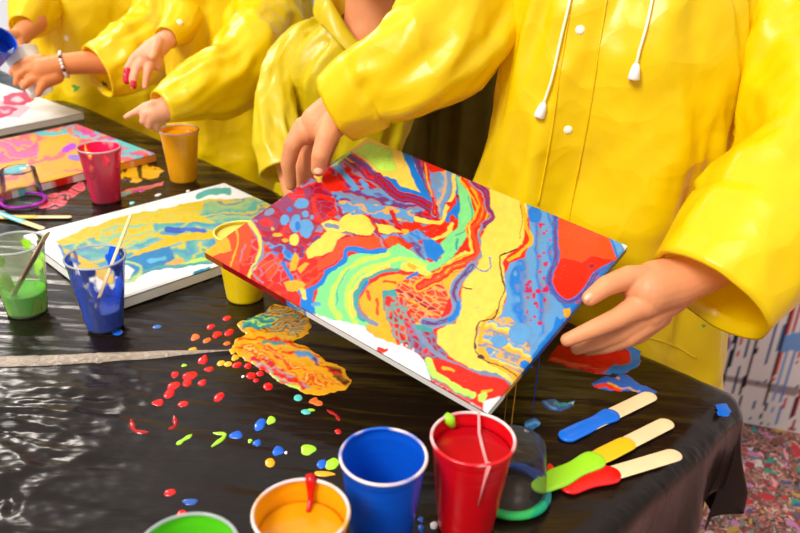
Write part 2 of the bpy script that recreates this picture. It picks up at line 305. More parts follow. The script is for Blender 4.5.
 ('L',YO,[(522,204),(526,225),(531,240),(524,250),(508,260)],4),('L',YO,[(480,350),(492,362),(512,372),(530,380)],6),('L',YO,[(497,312),(484,324),(480,342)],4),('E',YO,527,362,9,5),
 ('E',B,515,276,5.5,8),('E',LB,515,274,2,3),('E',LB,500,342,8,7),('E',B,525,364,5,4.4),('E',B,535,215,8,8),('E',LB,520,334,12,10),('E',LB,490,350,4,3),
 ('P',LB,[(533,345),(560,318),(566,334),(540,358)]),('L',B,[(560,322),(553,338),(540,352),(530,372)],9),('L',LB,[(548,296),(560,318)],3),
 ('C',MG,[(534,222),(552,226),(549,280),(545,322),(528,326),(524,290),(538,262)],3.2,.42),('E',MG,538,292,2.6,2.6),('E',MG,528,290,1.8,2),('E',MG,544,301,2,2.6),('E',MG,535,304,2.4,1.8),('E',MG,540,323,2.6,2.4),('E',MG,545,264,2.2,2.6),
 ('L',BR,[(517,248),(507,252),(499,258),(501,275),(504,290),(498,308),(494,318),(480,322),(476,335),(474,348),(482,358),(500,366),(518,375)],1.5),('E',BR,481,357,4,2),('E',BR,475,346,1.8,4),('L',BR,[(521,206),(522,222),(520,238)],.6),
 # right-hand red
 ('P',OR,[(557,212),(614,236),(616,252),(620,262),(604,270),(590,280),(580,292),(572,303),(560,300),(548,284),(549,276),(556,262),(554,242)]),
 ('P',(240,36,22),[(556,262),(562,256),(582,262),(592,256),(618,262),(604,270),(590,280),(580,292),(572,303),(560,300),(550,288)]),('E',DR,592,266,3,3),
 ('ML',[PU,B],[(557,214),(554,238),(556,258),(548,280),(556,296),(566,303),(576,300),(586,290),(597,274),(608,268),(622,262)],6,2),('P',B,[(597,284),(600,272),(610,266),(622,262),(630,275),(600,305),(585,315),(566,312),(560,304),(578,304)]),
 ('P',YO,[(562,310),(570,308),(572,316),(564,318)]),
 ('P',LB,[(612,236),(620,239),(626,250),(622,264),(616,256)]),('L',B,[(612,238),(617,256)],2.4),('P',WH,[(619,238),(640,244),(636,262),(622,262),(625,250)]),
 # bare canvas and the red flame at the near corner
 ('P',WH,[(296,326),(306,312),(325,317),(345,321),(365,327),(375,336),(400,345),(418,353),(425,362),(432,380),(450,393),(475,405),(500,420),(400,420)]),
 ('P',R,[(424,357),(445,359),(480,374),(505,380),(514,387),(512,396),(495,397),(484,404),(476,400),(468,393),(455,385),(440,377),(434,366)]),
 ('L',LG,[(428,360),(434,373),(446,382),(460,390),(474,396)],6.5),('L',T,[(424,360),(430,374),(443,385),(458,393),(472,399)],1.2),('P',LG,[(479,396),(486,390),(488,396),(484,404),(479,402)]),('L',YO,[(482,392),(491,390)],2.6),('L',YO,[(444,368),(454,371)],3.4),
 ('L',R,[(378,349),(384,351),(387,350)],4),('P',WH,[(484,402),(495,397),(512,394),(512,410),(484,415)]),
]
# ---------------------------------------------------------------- canvases
def canvas_mesh(name, parent, c00, eu, ev, n, th, nu, nv, colfn, sidefn, mt):
    """stretched canvas: painted face with soft edges and wrapped sides; c00 corner, eu/ev edge vectors, n up"""
    eu, ev, n, c00 = map(np.asarray, (eu, ev, n, c00)); Lu, Lv = np.linalg.norm(eu), np.linalg.norm(ev)
    u = np.linspace(0, 1, nu); v = np.linspace(0, 1, nv); U, Vv = np.meshgrid(u, v, indexing='ij')
    P = c00+U[..., None]*eu+Vv[..., None]*ev
    edge = np.minimum.reduce([U*Lu, (1-U)*Lu, Vv*Lv, (1-Vv)*Lv])
    rr = .0025; drop = np.where(edge < rr, rr-np.sqrt(np.maximum(rr*rr-(rr-edge)**2, 0)), 0)
    drop = drop+.0012*np.exp(-((edge-.03)/.02)**2)*0
    P = P-drop[..., None]*n
    C = colfn(U, Vv, c00+U[..., None]*eu+Vv[..., None]*ev)
    Vs = [P.reshape(-1, 3)]; Cs = [C.reshape(-1, 3)]; Fs = grid_faces(nu, nv)
    # perimeter loop
    per = [(i, 0) for i in range(nu)]+[(nu-1, j) for j in range(1, nv)]+[(i, nv-1) for i in range(nu-2, -1, -1)]+[(0, j) for j in range(nv-2, 0, -1)]
    idx = np.array([i*nv+j for i, j in per]); base = Vs[0][idx]; k = 7; off = nu*nv; m = len(idx)
    for r in range(1, k):
        t = r/(k-1); q = base-n*(th-rr)*t
        Vs.append(q); Cs.append(sidefn(base, Cs[0][idx], t))
    def ring(r): return idx if r == 0 else off+(r-1)*m+np.arange(m)
    for r in range(k-1):
        a, b = ring(r), ring(r+1)
        for i in range(m):
            j = (i+1) % m; Fs.append((a[i], b[i], b[j], a[j]))
    return mesh_obj(name, np.vstack(Vs), Fs, mt, parent, True, np.vstack(Cs))
def canvas_back(parent, c00, eu, ev, n, th):
    eu, ev, n, c00 = map(np.asarray, (eu, ev, n, c00)); fu, fv = eu/np.linalg.norm(eu), ev/np.linalg.norm(ev)
    bw = .032
    for a, b, c in ((c00, eu, fv), (c00+ev, eu, -fv), (c00, ev, fu), (c00+eu, ev, -fu)):
        t0 = a-n*(th*.35)+c*.0015+b*.006; t1 = a-n*(th-.0008)+c*.0015+b*.006; bb = b*.988; cc = c*bw
        V = [t0, t0+bb, t0+bb+cc, t0+cc, t1, t1+bb, t1+bb+cc, t1+cc]
        mesh_obj('stretcher_bar', V, [(0,1,2,3),(4,7,6,5),(0,4,5,1),(1,5,6,2),(2,6,7,3),(3,7,4,0)], M['wood'], parent, False)
S = .985
qs = [np.array(p) for p in ((204, 251), (368, 137), (628, 245), (487.5, 412))]
rs = [ray(*q) for q in qs]; _, _, vv = np.linalg.svd(np.array([rs[0], -rs[1], rs[2], -rs[3]]).T); dep = vv[-1]/vv[-1][0]*S
A, Bc, Cc, Dc = [CAM+r*d for r, d in zip(rs, dep)]
eu = Dc-A; ev = Bc-A; nn = np.cross(eu, ev); nn /= np.linalg.norm(nn)
if nn[2] < 0: nn = -nn
MAIN_PL = (A, nn)
def onmain(x, y, h=0):   # point on (or h above) the lifted canvas
    d = ray(x, y); t = ((A+nn*h-CAM)@nn)/(d@nn); return CAM+d*t
TH = .0125
_G = np.linalg.inv(np.array([[eu@eu, eu@ev], [eu@ev, ev@ev]]))
cv = thing('painted_canvas', (A+eu*.5+ev*.5)-nn*TH, 'large poured canvas of red, blue, green and yellow swirls held tilted in two hands', 'painting', 'painted canvases')
def main_col(U, V, P):
    x, y = projA(P.reshape(-1, 3)); return paint(x.reshape(U.shape), y.reshape(U.shape), MAIN, R, warp=(1.8, 12, .9, 4), seed=2.0)
def main_side(base, c, t):
    x, y = projA(base); C = c.copy(); st = np.stack([(base-A)@eu, (base-A)@ev], -1)@_G; s, w = st[:, 0], st[:, 1]
    front = w < .008; right = (s > .992) & ~front; tt = t+.25*vnoise(x/6, y/6, 3)
    dr = lin((150, 8, 12)); C[front & (x < 300)] = dr; m = front & (x < 222); C[m] = lin((176, 84, 20))
    m = front & (x > 286) & (x < 306); C[m] = marble(x[m], y[m]*0+t*20, [B, YO, T, B], 6, 60, 1.2)
    C[front & (x > 306)] = lin((240, 234, 226))
    m = right & (y > 392); C[m] = lin(WH)
    m = right & (y < 392) & (y > 372); C[m] = lin(YO if t < .7 else (120, 80, 20))
    m = right & (y <= 372); C[m] = lin((16, 96, 186)) if t < .75 else lin((20, 60, 120))
    return C
canvas_mesh('canvas', cv, A, eu, ev, nn, TH, 520, 404, main_col, main_side, M['painted'])
canvas_back(cv, A, eu, ev, nn, TH)
def hangdrip(x, y, z1, col, rad):
    p = onmain(x, y, -TH); n = 26; zs = np.linspace(p[2], z1, n); V = []
    for i in range(n):
        q = rad*(1+.25*float(vnoise(i*.6, x)))*(2.2 if i == 0 else 1.4 if i == 1 else 1)
        for j in range(8): V.append((p[0]+q*math.cos(j*math.pi/4), p[1]+q*math.sin(j*math.pi/4), zs[i]))
    o = mesh_obj('paint_drip', V, grid_faces(n, 8, True), mat('hanging_drip', col, .2), cv); return o
hangdrip(517, 377, .756, (214, 150, 20), .0007); hangdrip(540, 352, .756, (20, 60, 150), .0007); hangdrip(508, 387, .757, (170, 120, 30), .0004)
def flat_canvas(label, corner, eang, w, l, layers, base, zt=.772, th=.018, side=None, warp=(2, 14, 1, 5), seed=3., res=.0016):
    """corner = near corner on top face, eang = direction of the long edge in degrees, short edge to its left"""
    a = math.radians(eang); e = np.array([math.cos(a), math.sin(a), 0])*l; g = np.array([-math.sin(a), math.cos(a), 0])*w
    c0 = np.array([corner[0], corner[1], zt]); n = np.array([0, 0, 1.])
    t = thing('painted_canvas', c0+e*.5+g*.5-n*th, label, 'painting', 'painted canvases')
    def cf(U, V, P):
        x, y = projA(P.reshape(-1, 3)); return paint(x.reshape(U.shape), y.reshape(U.shape), layers, base, warp, seed)
    def sf(b, c, t_): return np.ones_like(c)*lin((244, 240, 232)) if side is None else side(b, c, t_)
    canvas_mesh('canvas', t, c0, e, g, n, th, int(l/res), int(w/res), cf, sf, M['painted_dry']); canvas_back(t, c0, e, g, n, th)
    return t
GY=(214,200,70);TE=(84,178,164);SB=(80,150,200);GO=(240,190,20)
C2 = [('P',GO,[(57,240),(90,226),(140,212),(215,199),(250,197),(300,215),(290,260),(225,262),(150,272),(110,285),(70,262)]),
 ('M',[GO,GY,GO,(200,200,90)],[(57,240),(90,226),(140,212),(215,199),(255,197),(275,215),(200,228),(110,238),(70,246)],6,-12),
 ('M',[(150,190,140),TE,GY,GR,(170,200,120)],[(205,203),(250,197),(300,215),(262,226),(215,222),(200,215)],7,-5),
 ('M',[SB,TE,(120,180,190),GY,TE],[(60,246),(95,238),(120,228),(160,224),(215,222),(240,225),(290,250),(280,262),(225,262),(150,272),(128,280),(90,262)],8,-8),
 ('M',[GO,GY,(150,200,150)],[(100,228),(150,222),(160,236),(120,250),(96,240)],5,-20),('L',GO,[(130,262),(160,244),(200,236),(225,232)],7),('L',GO,[(160,236),(195,238),(230,233)],4.5),
 ('L',(20,90,190),[(168,229),(182,231)],5),('L',(60,110,200),[(182,230),(204,231)],4),
 ('P',(10,130,190),[(122,260),(146,252),(170,246),(176,258),(160,270),(134,276)]),('L',(90,180,220),[(150,262),(165,258)],4),('L',(220,170,90),[(168,266),(182,260)],5),('L',LG,[(188,264),(212,256)],4),
 ('L',T,[(128,277),(160,268),(210,263),(250,256)],2),
 ('L',TE,[(198,197),(212,192),(228,191)],6.5),('L',(20,140,170),[(196,275),(208,269)],5),
 ('L',(170,200,120),[(112,263),(130,262),(141,268),(136,278),(120,283),(112,282)],3),('L',(190,215,140),[(113,262),(132,262),(142,270),(134,279),(118,284)],1.2),('P',WH,[(112,266),(128,265),(136,270),(130,278),(116,281)]),
 ('L',(20,120,190),[(60,246),(66,256),(80,264)],3)]
flat_canvas('white-edged canvas of yellow and teal lying behind the blue splattered cup', (-.398, .942), 46, .30, .385, C2, WH, seed=4.)
PK=(240,110,120);OG=(250,170,60);CY=(90,200,205);PM=(230,70,170)
C3 = [('M',[OG,YO,OG,PK],[(-200,230),(-200,100),(60,110),(170,150),(165,170),(60,200)],10,-8),
 ('M',[PM,PK,(200,100,190),PK,OG],[(-60,140),(15,138),(40,142),(38,158),(10,162),(-60,166)],6,-6),
 ('M',[PK,PM,CY,(240,130,110)],[(60,128),(92,120),(118,132),(90,140),(62,134)],5,5),('L',CY,[(34,131),(52,133),(62,133)],4),('L',CY,[(96,131),(106,131)],5),
 ('M',[PK,(235,90,110),(200,90,170),CY,PK],[(84,140),(118,134),(158,154),(150,164),(118,160),(94,156)],6,12),('L',CY,[(118,142),(136,146)],4.5),('L',CY,[(126,150),(142,149)],4),
 ('L',(180,60,220),[(66,150),(74,146)],7),('L',(150,120,220),[(72,158),(84,160)],6),
 ('L',CY,[(-20,172),(5,172),(24,168)],8),('P',OG,[(22,170),(60,158),(80,162),(70,168),(30,184)]),('L',(240,90,50),[(148,156),(156,156)],4)]
def s3(b, c, t):
    x, y = projA(b); m = marble(x, y*0, [OG, WH, CY, WH, PK, R, WH], 34, 90, 2., sharp=5); return m
flat_canvas('canvas streaked orange, pink and purple behind the pink cup', (-.775, 1.290), 51, .315, .39, C3, OG, side=s3, seed=6., res=.0022)
C4 = [('P',(248,190,200),[(-20,104),(10,100),(30,106),(20,118),(-20,116)])]
flat_canvas('nearly blank white canvas with dark pink paint blobs, farthest on table', (-1.05, 1.582), 51, .46, .40, C4, (248, 246, 242), seed=8., res=.003)
# ---------------------------------------------------------------- tarp-covered table
TU = np.array([-.7196, .6943, 0]); TN = np.array([.6943, .7196, 0]); C0 = np.array([.402, .800, TZ]); TL, TW = 2.75, .82
FOLD = smoothline([at(-40, 367)[:2], at(0, 365)[:2], at(70, 363)[:2], at(140, 358)[:2], at(236, 353)[:2]])
def tarp_h(x, y):
    x = np.asarray(x, float); y = np.asarray(y, float)
    yy = y+.10*x+.02*vnoise(x*3, y*3, 4)
    h = .0022*ridge(x*2.2, yy*20, 1.)+.0012*ridge(x*4, yy*48, 2.)+.0005*fbm(x*40, yy*60, 3.)
    px = np.exp(-(((x+.40)/.19)**4+((y-.60)/.17)**4))
    px2 = np.exp(-(((x+.50)/.20)**4+((y-.64)/.15)**4))
    f1, f2 = worley(x*26+2*vnoise(x*9, y*9, 3), yy*40+2*vnoise(x*9, y*9, 9), 0*x+.5); g1, g2 = worley(x*55+3, yy*85, 0*x+7.5)
    band = .10+.90*np.clip(ridge(x*1.5, yy*11+.4, 5., 1)*2.2-.7, 0, 1)
    h = h+px2*(.004*ridge(x*4, yy*18, 5., 2)+band*(.0110*f1+.0040*g1))
    far = np.clip((y-1.0)*1.6, 0, 1); h = h+far*.0018*ridge(x*14, y*14, 8.)
    h = h+.004*np.exp(-((segdist(x, y, FOLD)/.007)**2))
    return h*.9
def tarp():
    sv = np.concatenate([np.linspace(-.15, -.03, 40), np.linspace(-.027, 1.5, 480), np.linspace(1.505, TL, 180)])
    tv = np.concatenate([np.linspace(-.15, -.03, 40), np.linspace(-.027, TW, 280), TW+np.linspace(.004, .3, 40)])
    S_, T_ = np.meshgrid(sv, tv, indexing='ij')
    so = np.minimum(S_, 0); to = np.minimum(T_, 0); tf = np.maximum(T_-TW, 0)
    d = np.hypot(so, to); dn = np.maximum(d, 1e-6); ox, oy = so/dn, to/dn
    base = C0[:2]+np.clip(S_, 0, TL)[..., None]*TU[:2]-np.clip(T_, 0, TW)[..., None]*TN[:2]
    r = .028; ang = np.minimum(d/r, math.pi/2); out = r*np.sin(ang); dz = -(r*(1-np.cos(ang)))-np.maximum(d-r*math.pi/2, 0)
    along = np.where(to < 0, S_, 0)-np.where(so < 0, T_, 0)
    phi = np.arctan2(-oy, -ox+1e-9)
    corner = (so < 0) & (to < 0)
    hang = np.clip((d-.03)/.10, 0, 1)
    fold = hang*(.009*np.sin(along*30+1.5*np.sin(along*9))+.007*vnoise(along*22, dz*5, 3))
    fold = fold+np.where(corner, hang*(.016*np.sin(phi*4+.4)), 0)
    out = np.maximum(out+fold+.004*hang, .003*(d > 0))
    out = np.where(d > 0, out, 0)
    side = (so*0-1)
    P = np.zeros(S_.shape+(3,)); o2 = ox[..., None]*(TU[:2])*1.0+oy[..., None]*(-TN[:2])
    P[..., :2] = base+o2*out[..., None]
    # near side drop
    a2 = np.minimum(tf/r, math.pi/2); P[..., :2] -= (r*np.sin(a2))[..., None]*TN[:2]; dz2 = -(r*(1-np.cos(a2)))-np.maximum(tf-r*math.pi/2, 0)
    # hem length varies
    hemv = 1+.22*np.where(corner, np.sin(phi*2)*.9, 0)+.10*vnoise(along*7, 0, 2)
    top = np.clip(1-d/.02, 0, 1)*np.clip(1-tf/.02, 0, 1)
    P[..., 2] = TZ+dz*hemv+dz2+tarp_h(P[..., 0], P[..., 1])*top+(1-top)*.001*fbm(along*60, dz*60, 2)
    return P.reshape(-1, 3), grid_faces(len(sv), len(tv))
def tarp_mat():
    m = mat('black_plastic', (24, 15, 9), .2, .30); nt = m.node_tree; N = nt.nodes; L = nt.links; b = N['Principled BSDF']
    tc = N.new('ShaderNodeTexCoord'); mp = N.new('ShaderNodeMapping'); mp.inputs['Scale'].default_value = (1, 8, 1); mp.inputs['Rotation'].default_value = (0, 0, .08)
    L.new(tc.outputs['Object'], mp.inputs[0])
    n = N.new('ShaderNodeTexNoise'); n.inputs['Scale'].default_value = 13; n.inputs['Detail'].default_value = 5; L.new(mp.outputs[0], n.inputs['Vector'])
    bp = N.new('ShaderNodeBump'); bp.inputs['Strength'].default_value = .22; bp.inputs['Distance'].default_value = .004; L.new(n.outputs['Fac'], bp.inputs['Height'])
    L.new(bp.outputs[0], b.inputs['Normal'])
    r = N.new('ShaderNodeMapRange'); r.inputs['To Min'].default_value = .14; r.inputs['To Max'].default_value = .34; L.new(n.outputs['Fac'], r.inputs[0]); L.new(r.outputs[0], b.inputs['Roughness'])
    return m
M['tarp'] = tarp_mat()
V, Fc = tarp(); tag(mesh_obj('plastic_tablecloth', V, Fc, M['tarp']), 'glossy black plastic sheet covering the long table, wrinkled and spattered', 'tablecloth')
def box(c, ex, ey, ez):
    c = np.asarray(c); V = [c+sx*ex+sy*ey+sz*ez for sz in (-1, 1) for sx, sy in ((-1,-1),(1,-1),(1,1),(-1,1))]
    return V, [(3,2,1,0),(4,5,6,7),(0,1,5,4),(1,2,6,5),(2,3,7,6),(3,0,4,7)]
M['tabletop'] = mat('laminate', (196, 190, 180), .5, bump=(60, .1)); M['steel'] = mat('grey_steel', (130, 132, 136), .35, metal=.8)
tc_ = C0+TU*(TL*.5)-TN*(TW*.5)
tb = thing('trestle_table', (tc_[0], tc_[1], 0), 'long table hidden under the black plastic sheet', 'table')
V, Fc = box((tc_[0], tc_[1], TZ-.019), TU*(TL*.5-.004), TN*(TW*.5-.004), np.array([0, 0, .013])); mesh_obj('tabletop', V, Fc, M['tabletop'], tb, False)
for a in (-1, 1):
    for b in (-1, 1):
        p = tc_+TU*a*(TL*.5-.16)+TN*b*(TW*.5-.1); V, Fc = box((p[0], p[1], (TZ-.032)/2), TU*.016, TN*.016, np.array([0, 0, (TZ-.032)/2])); mesh_obj('leg', V, Fc, M['steel'], tb, False)
# ---------------------------------------------------------------- paint spills and drops on the sheet
def puddle(name, label, outline, layers, base, th=.0016, step=.0014, warp=(3, 14, 1.5, 5), seed=1., cat='paint', group=None, onplane=None, matn='painted', wob=1.0):
    z0 = TZ+.002
    q = np.array([at(x, y, onplane or z0) for x, y in outline]); lo, hi = q[:, :2].min(0)-.01, q[:, :2].max(0)+.01
    xs = np.arange(lo[0], hi[0], step); ys = np.arange(lo[1], hi[1], step); X, Y_ = np.meshgrid(xs, ys, indexing='ij')
    P = np.stack([X, Y_, np.full_like(X, onplane or z0)], -1); px, py = projA(P.reshape(-1, 3)); px = px.reshape(X.shape); py = py.reshape(X.shape)
    wx = px+wob*(warp[0]*fbm(px/warp[1], py/warp[1]*1.5, seed)+warp[2]*fbm(px/warp[3], py/warp[3]*1.5, seed+4)); wy = py+.6*wob*(warp[0]*fbm(px/warp[1], py/warp[1]*1.5, seed+8)+warp[2]*fbm(px/warp[3], py/warp[3]*1.5, seed+12))
    ins = inpoly(wx, wy, outline); d = segdist(wx, wy, list(outline)+[outline[0]])
    prof = np.where(ins, np.sqrt(np.clip(d/5, 0, 1)), 0)
    Z = (tarp_h(X, Y_)+TZ if onplane is None else onplane)-.0004+(th+.0004)*prof*(1+.25*fbm(px/6, py/6, seed))
    C = paint(px, py, layers, base, warp, seed)
    n, m = X.shape; keep = np.zeros_like(ins); keep |= ins
    g = ins.copy(); g[1:] |= ins[:-1]; g[:-1] |= ins[1:]; g[:, 1:] |= ins[:, :-1]; g[:, :-1] |= ins[:, 1:]
    ids = -np.ones((n, m), int); ids[g] = np.arange(g.sum())
    a, b, c, dd = ids[:-1, :-1], ids[1:, :-1], ids[1:, 1:], ids[:-1, 1:]; ok = (a >= 0) & (b >= 0) & (c >= 0) & (dd >= 0)
    Fq = np.stack([a[ok], b[ok], c[ok], dd[ok]], -1); V = np.stack([X, Y_, Z], -1)[g]
    o = mesh_obj(name, V, Fq, M[matn], None, True, C[g], origin=V.mean(0)*[1, 1, 0]+[0, 0, V[:, 2].min()])
    return tag(o, label, cat, group)
SP = [('M',[(150,96,30),YO,BR,YO,T],[(268,306),(300,308),(306,326),(296,344),(262,340),(250,326)],4,-10),
 ('M',[T,(30,110,130),LG,T],[(240,322),(262,314),(278,320),(262,328),(242,330)],4,0),
 ('M',[YO,(240,190,40),YO,R],[(234,350),(240,336),(262,330),(300,340),(330,352),(325,362),(280,356),(252,352)],5,10),
 ('M',[YO,OR,Y,R,YO],[(240,344),(262,344),(292,362),(345,388),(322,394),(285,380),(255,362)],5,25),
 ('M',[R,MG,YO,LB,OR],[(250,360),(268,362),(296,378),(310,388),(298,392),(276,380),(256,370)],3.5,25),
 ('M',[BR,R,(150,90,40)],[(318,364),(340,368),(352,382),(346,388),(328,374)],4,30),('L',T,[(266,344),(284,346)],3),('L',LB,[(296,354),(314,360)],4),('L',PU,[(312,360),(316,364)],4),('L',LG,[(268,372),(282,384),(300,390)],2)]
puddle('paint_spill', 'large marbled yellow and red paint spill under the left of the lifted canvas', [(238,326),(250,317),(264,312),(272,303),(296,306),(310,318),(308,334),(296,342),(314,352),(330,362),(346,368),(354,382),(348,390),(322,396),(300,392),(280,384),(262,372),(244,358),(232,350),(236,340),(246,334)], SP, YO, seed=3., th=.0014, warp=(4, 14, 2.2, 5), group='paint spills')
puddle('paint_spill', 'red paint pool with a blue border under the right hand', [(548,360),(556,344),(590,338),(628,340),(640,350),(640,364),(628,374),(600,374),(572,368)], [('P',B,[(610,340),(628,338),(644,352),(640,368),(612,376),(600,372),(630,362),(628,350)])], (208,10,16), seed=5., th=.002, group='paint spills')
puddle('paint_spill', 'blue streak with red and yellow flecks behind the blue-tipped stick', [(590,384),(604,376),(622,372),(634,380),(648,386),(656,392),(648,398),(632,392),(612,392),(594,388)], [('L',R,[(590,388),(606,387),(618,392)],4),('L',YO,[(606,384),(622,390),(640,392)],1.6),('L',YO,[(612,376),(618,380)],2),('E',(20,16,12),612,376,5,3)], (20,100,200), seed=7., th=.0016, group='paint spills')
puddle('paint_spill', 'small blue and grey paint smear near the canvas near corner', [(540,400),(554,398),(566,402),(576,400),(574,406),(560,412),(548,410)], [('L',LB,[(544,402),(556,408)],2.5),('L',T,[(556,402),(572,404)],3),('E',WH,572,404,1.5,1.2)], (30,84,150), seed=9., th=.001, group='paint spills')
puddle('paint_spill', 'little light blue spill right of the red cup', [(522,430),(524,422),(536,418),(542,422),(538,428),(528,434)], [('L',LB,[(526,426),(538,424)],2.5),('L',YO,[(520,434),(524,430)],2)], (30,110,170), seed=10., th=.001, group='paint spills')
puddle('paint_spill', 'pink and white smears beside the pink cup', [(38,208),(44,196),(70,190),(82,178),(84,190),(72,198),(66,206),(48,210)], [('M',[PK,(20,14,10),PK,(240,60,80)],[(30,215),(40,180),(90,170),(90,210)],4,-6)], PK, seed=11., th=.001, group='paint spills')
puddle('paint_spill', 'mustard yellow spill between the pink and orange cups', [(118,180),(126,166),(150,163),(164,170),(156,178),(136,184)], [('C',(60,40,10),[(110,160),(170,160),(170,190),(110,190)],5,.3)], (226,170,20), seed=12., th=.001, group='paint spills')
puddle('paint_spill', 'pale pink streak of paint under the orange cup', [(117,192),(140,186),(166,182),(164,187),(136,193),(118,197)], [('L',CY,[(120,194),(130,192)],3),('L',PM,[(136,191),(142,190)],3)], (236,120,120), seed=13., th=.0008, group='paint spills')
puddle('paint_spill', 'blue paint patch at the right corner of the black sheet', [(716,404),(724,402),(730,410),(728,416),(718,414)], [], (20,110,220), seed=15., th=.0012, group='paint spills')
puddle('paint_spill', 'pink blob ring on the nearly blank canvas', [(3,104),(4,96),(14,92),(30,93),(34,100),(26,105),(14,106)], [('E',(250,200,205),18,99,8,3)], (214,16,70), seed=16., th=.002, onplane=.7725, step=.003, group='paint spills')
puddle('paint_spill', 'pink streak at the near edge of the blank canvas', [(-6,114),(-2,108),(10,106),(18,108),(12,114),(0,118)], [('E',(250,180,190),4,112,6,2)], (224,30,90), seed=17., th=.002, onplane=.7725, step=.003, group='paint spills')
RD=(226,22,24); OG2=(240,110,40); LM=(170,230,50); BD=(20,100,210)
drops = [(227,318,RD,4,3),(211,326,RD,4,3),(217,334,RD,5,4),(229,332,RD,5,3.4),(207,340,OG2,4,3),(195,337,OG2,4.5,3.4),(227,343,OG2,3.5,2.6),(193,348,YO,4.5,2.2),(233,351,YO,4,3),(235,357,YO,4,3),(221,362,YO,4,2.6),(228,363,YO,4,2.6),
 (203,359,RD,5,4),(209,368,RD,5,3),(237,364,RD,5,3),(248,365,RD,4,3),(251,375,RD,5,4),(260,373,RD,4,3),(268,386,RD,5,4),(256,380,RD,3,2.4),(243,376,WH,1.6,1.4),
 (190,375,RD,7,5),(174,385,RD,6,4.5),(187,382,RD,5,5),(175,374,RD,4.5,3),(202,382,RD,4.5,3),(169,393,RD,6,4.4),(219,396,RD,5,4.5),(158,402,RD,6,3.4),(183,403,RD,5,3.4),
 (184,364,LM,3,1.8),(298,397,(90,200,190),5,3),(314,400,OG2,5,3.4),(306,411,(90,200,190),5,3),(318,402,(240,120,60),5,3.2),(311,409,LM,4,1.5),
 (260,424,BD,6,7),(271,420,LM,4.6,4.2),(236,434,BD,7,4),(257,442,BD,4.4,3.4),(250,440,LM,2.4,2),(278,450,BD,6,5),(286,452,WH,1.6,1.6),(308,449,LM,8,5.5),(322,463,BD,5,5),(332,463,LM,7,6),(270,462,YO,5.5,4.6),(324,473,YO,11,3),
 (338,431,RD,3.4,2.6),(170,492,RD,5.5,4),(181,514,RD,6,5),(190,501,(50,90,170),8,3),(120,317,BD,4,2.2),(118,323,BD,5,2),(117,331,BD,6,3),(157,326,(60,110,190),5,2),(195,337,OG2,4,2.6),(421,518,BD,3.4,3.6),(421,527,BD,3.4,3.6),(434,524,WH,4,4),
 (188,190,WH,2,2),(158,194,WH,3,1.6),(132,202,(120,220,210),3,1.4),(142,190,PM,3,1.4),(551,467,R,4,4),(208,268,BD,4,2),(530,366,BD,3,2)]
DROPC = {}
nm = {RD:'red',OG2:'orange',YO:'yellow',WH:'white',LM:'lime green',BD:'blue'}
def where(x, y):
    if y < 215: return 'on the sheet among the back cups'
    if x < 200 and y < 345: return 'beside the splattered blue cup'
    if y < 345: return 'above the pale fold highlight, left of the lifted canvas'
    if y < 412 and x < 290: return 'on the black sheet left of the marbled spill'
    if y < 415: return 'just below the marbled spill'
    if x > 400: return 'beside the red cup'
    if x < 200: return 'near the bottom left of the sheet'
    return 'on the black sheet behind the mustard cup'
for i, (x, y, c, rx, ry) in enumerate(drops):
    c3 = at(x, y, TZ+.003); dep = (c3-CAM)@F_; a = rx*dep/FPX*1.0; b = ry*dep/FPX/(-(c3-CAM)[2]/np.linalg.norm(c3-CAM))
    b = min(b, a*1.6); n, m = 8, 32; V = []; ph = RNG.rand()*6; k = RNG.randint(2, 4)
    for r in range(n+1):
        q = r/n
        for j in range(m):
            t = 2*math.pi*j/m; w = 1+.10*math.sin(k*t+ph)+.03*math.sin(5*t+ph*2); X_, Y2 = c3[0]+a*q*w*math.cos(t), c3[1]+b*q*w*math.sin(t)
            V.append((X_, Y2, TZ+float(tarp_h(X_, Y2))-.0004+.0019*math.sqrt(max(0, 1-q*q))))
    key = tuple(c)
    if key not in DROPC: DROPC[key] = mat('drop_paint', c, .18, .5)
    col = nm.get(key, 'turquoise' if c[1] > 180 and c[0] < 150 else 'blue' if c[2] > 150 else 'pink')
    o = mesh_obj('paint_drop', V, grid_faces(n+1, m, True), DROPC[key], None, origin=(c3[0], c3[1], TZ))
    tag(o, '%s drop of paint %s' % (col, where(x, y)), 'paint drop', 'drops of paint on the black sheet')
def streak(name, pts, w, col, label):
    L_ = smoothline([at(x, y, TZ+.003)[:2] for x, y in pts], 10); n = len(L_); V = []
    for i, p in enumerate(L_):
        t = L_[min(i+1, n-1)]-L_[max(i-1, 0)]; t /= np.linalg.norm(t); s = np.array([-t[1], t[0]]); ww = w*(.6+.8*abs(i/(n-1)-.5)*2)*min(1, 4*min(i, n-1-i)/n+.15)
        for k in np.linspace(-1, 1, 7):
            q = p+s*k*ww; V.append((q[0], q[1], TZ+float(tarp_h(q[0], q[1]))-.0004+.0016*math.sqrt(max(0, 1-k*k))))
    key = tuple(col)
    if key not in DROPC: DROPC[key] = mat('drop_paint', col, .18, .5)
    return tag(mesh_obj(name, V, grid_faces(n, 7), DROPC[key], None, origin=(L_[0][0], L_[0][1], TZ)), label, 'paint drop', 'drops of paint on the black sheet')
streak('paint_drop', [(131,420),(135,431),(149,433)], .0035, (170,16,16), 'dark red hooked streak at the left of the black sheet')
streak('paint_drop', [(174,415),(175,424),(168,430)], .0035, (170,16,16), 'dark red curved streak right of the hooked one')
streak('paint_drop', [(176,444),(183,440),(192,435)], .0035, LM, 'lime green tadpole shaped streak, the left one')
streak('paint_drop', [(213,432),(224,433),(222,438),(211,447)], .0035, LM, 'lime green curled streak left of the blue drops')
streak('paint_drop', [(327,409),(336,414),(340,421)], .003, (170,16,16), 'thin dark red streak behind the front blue cup')
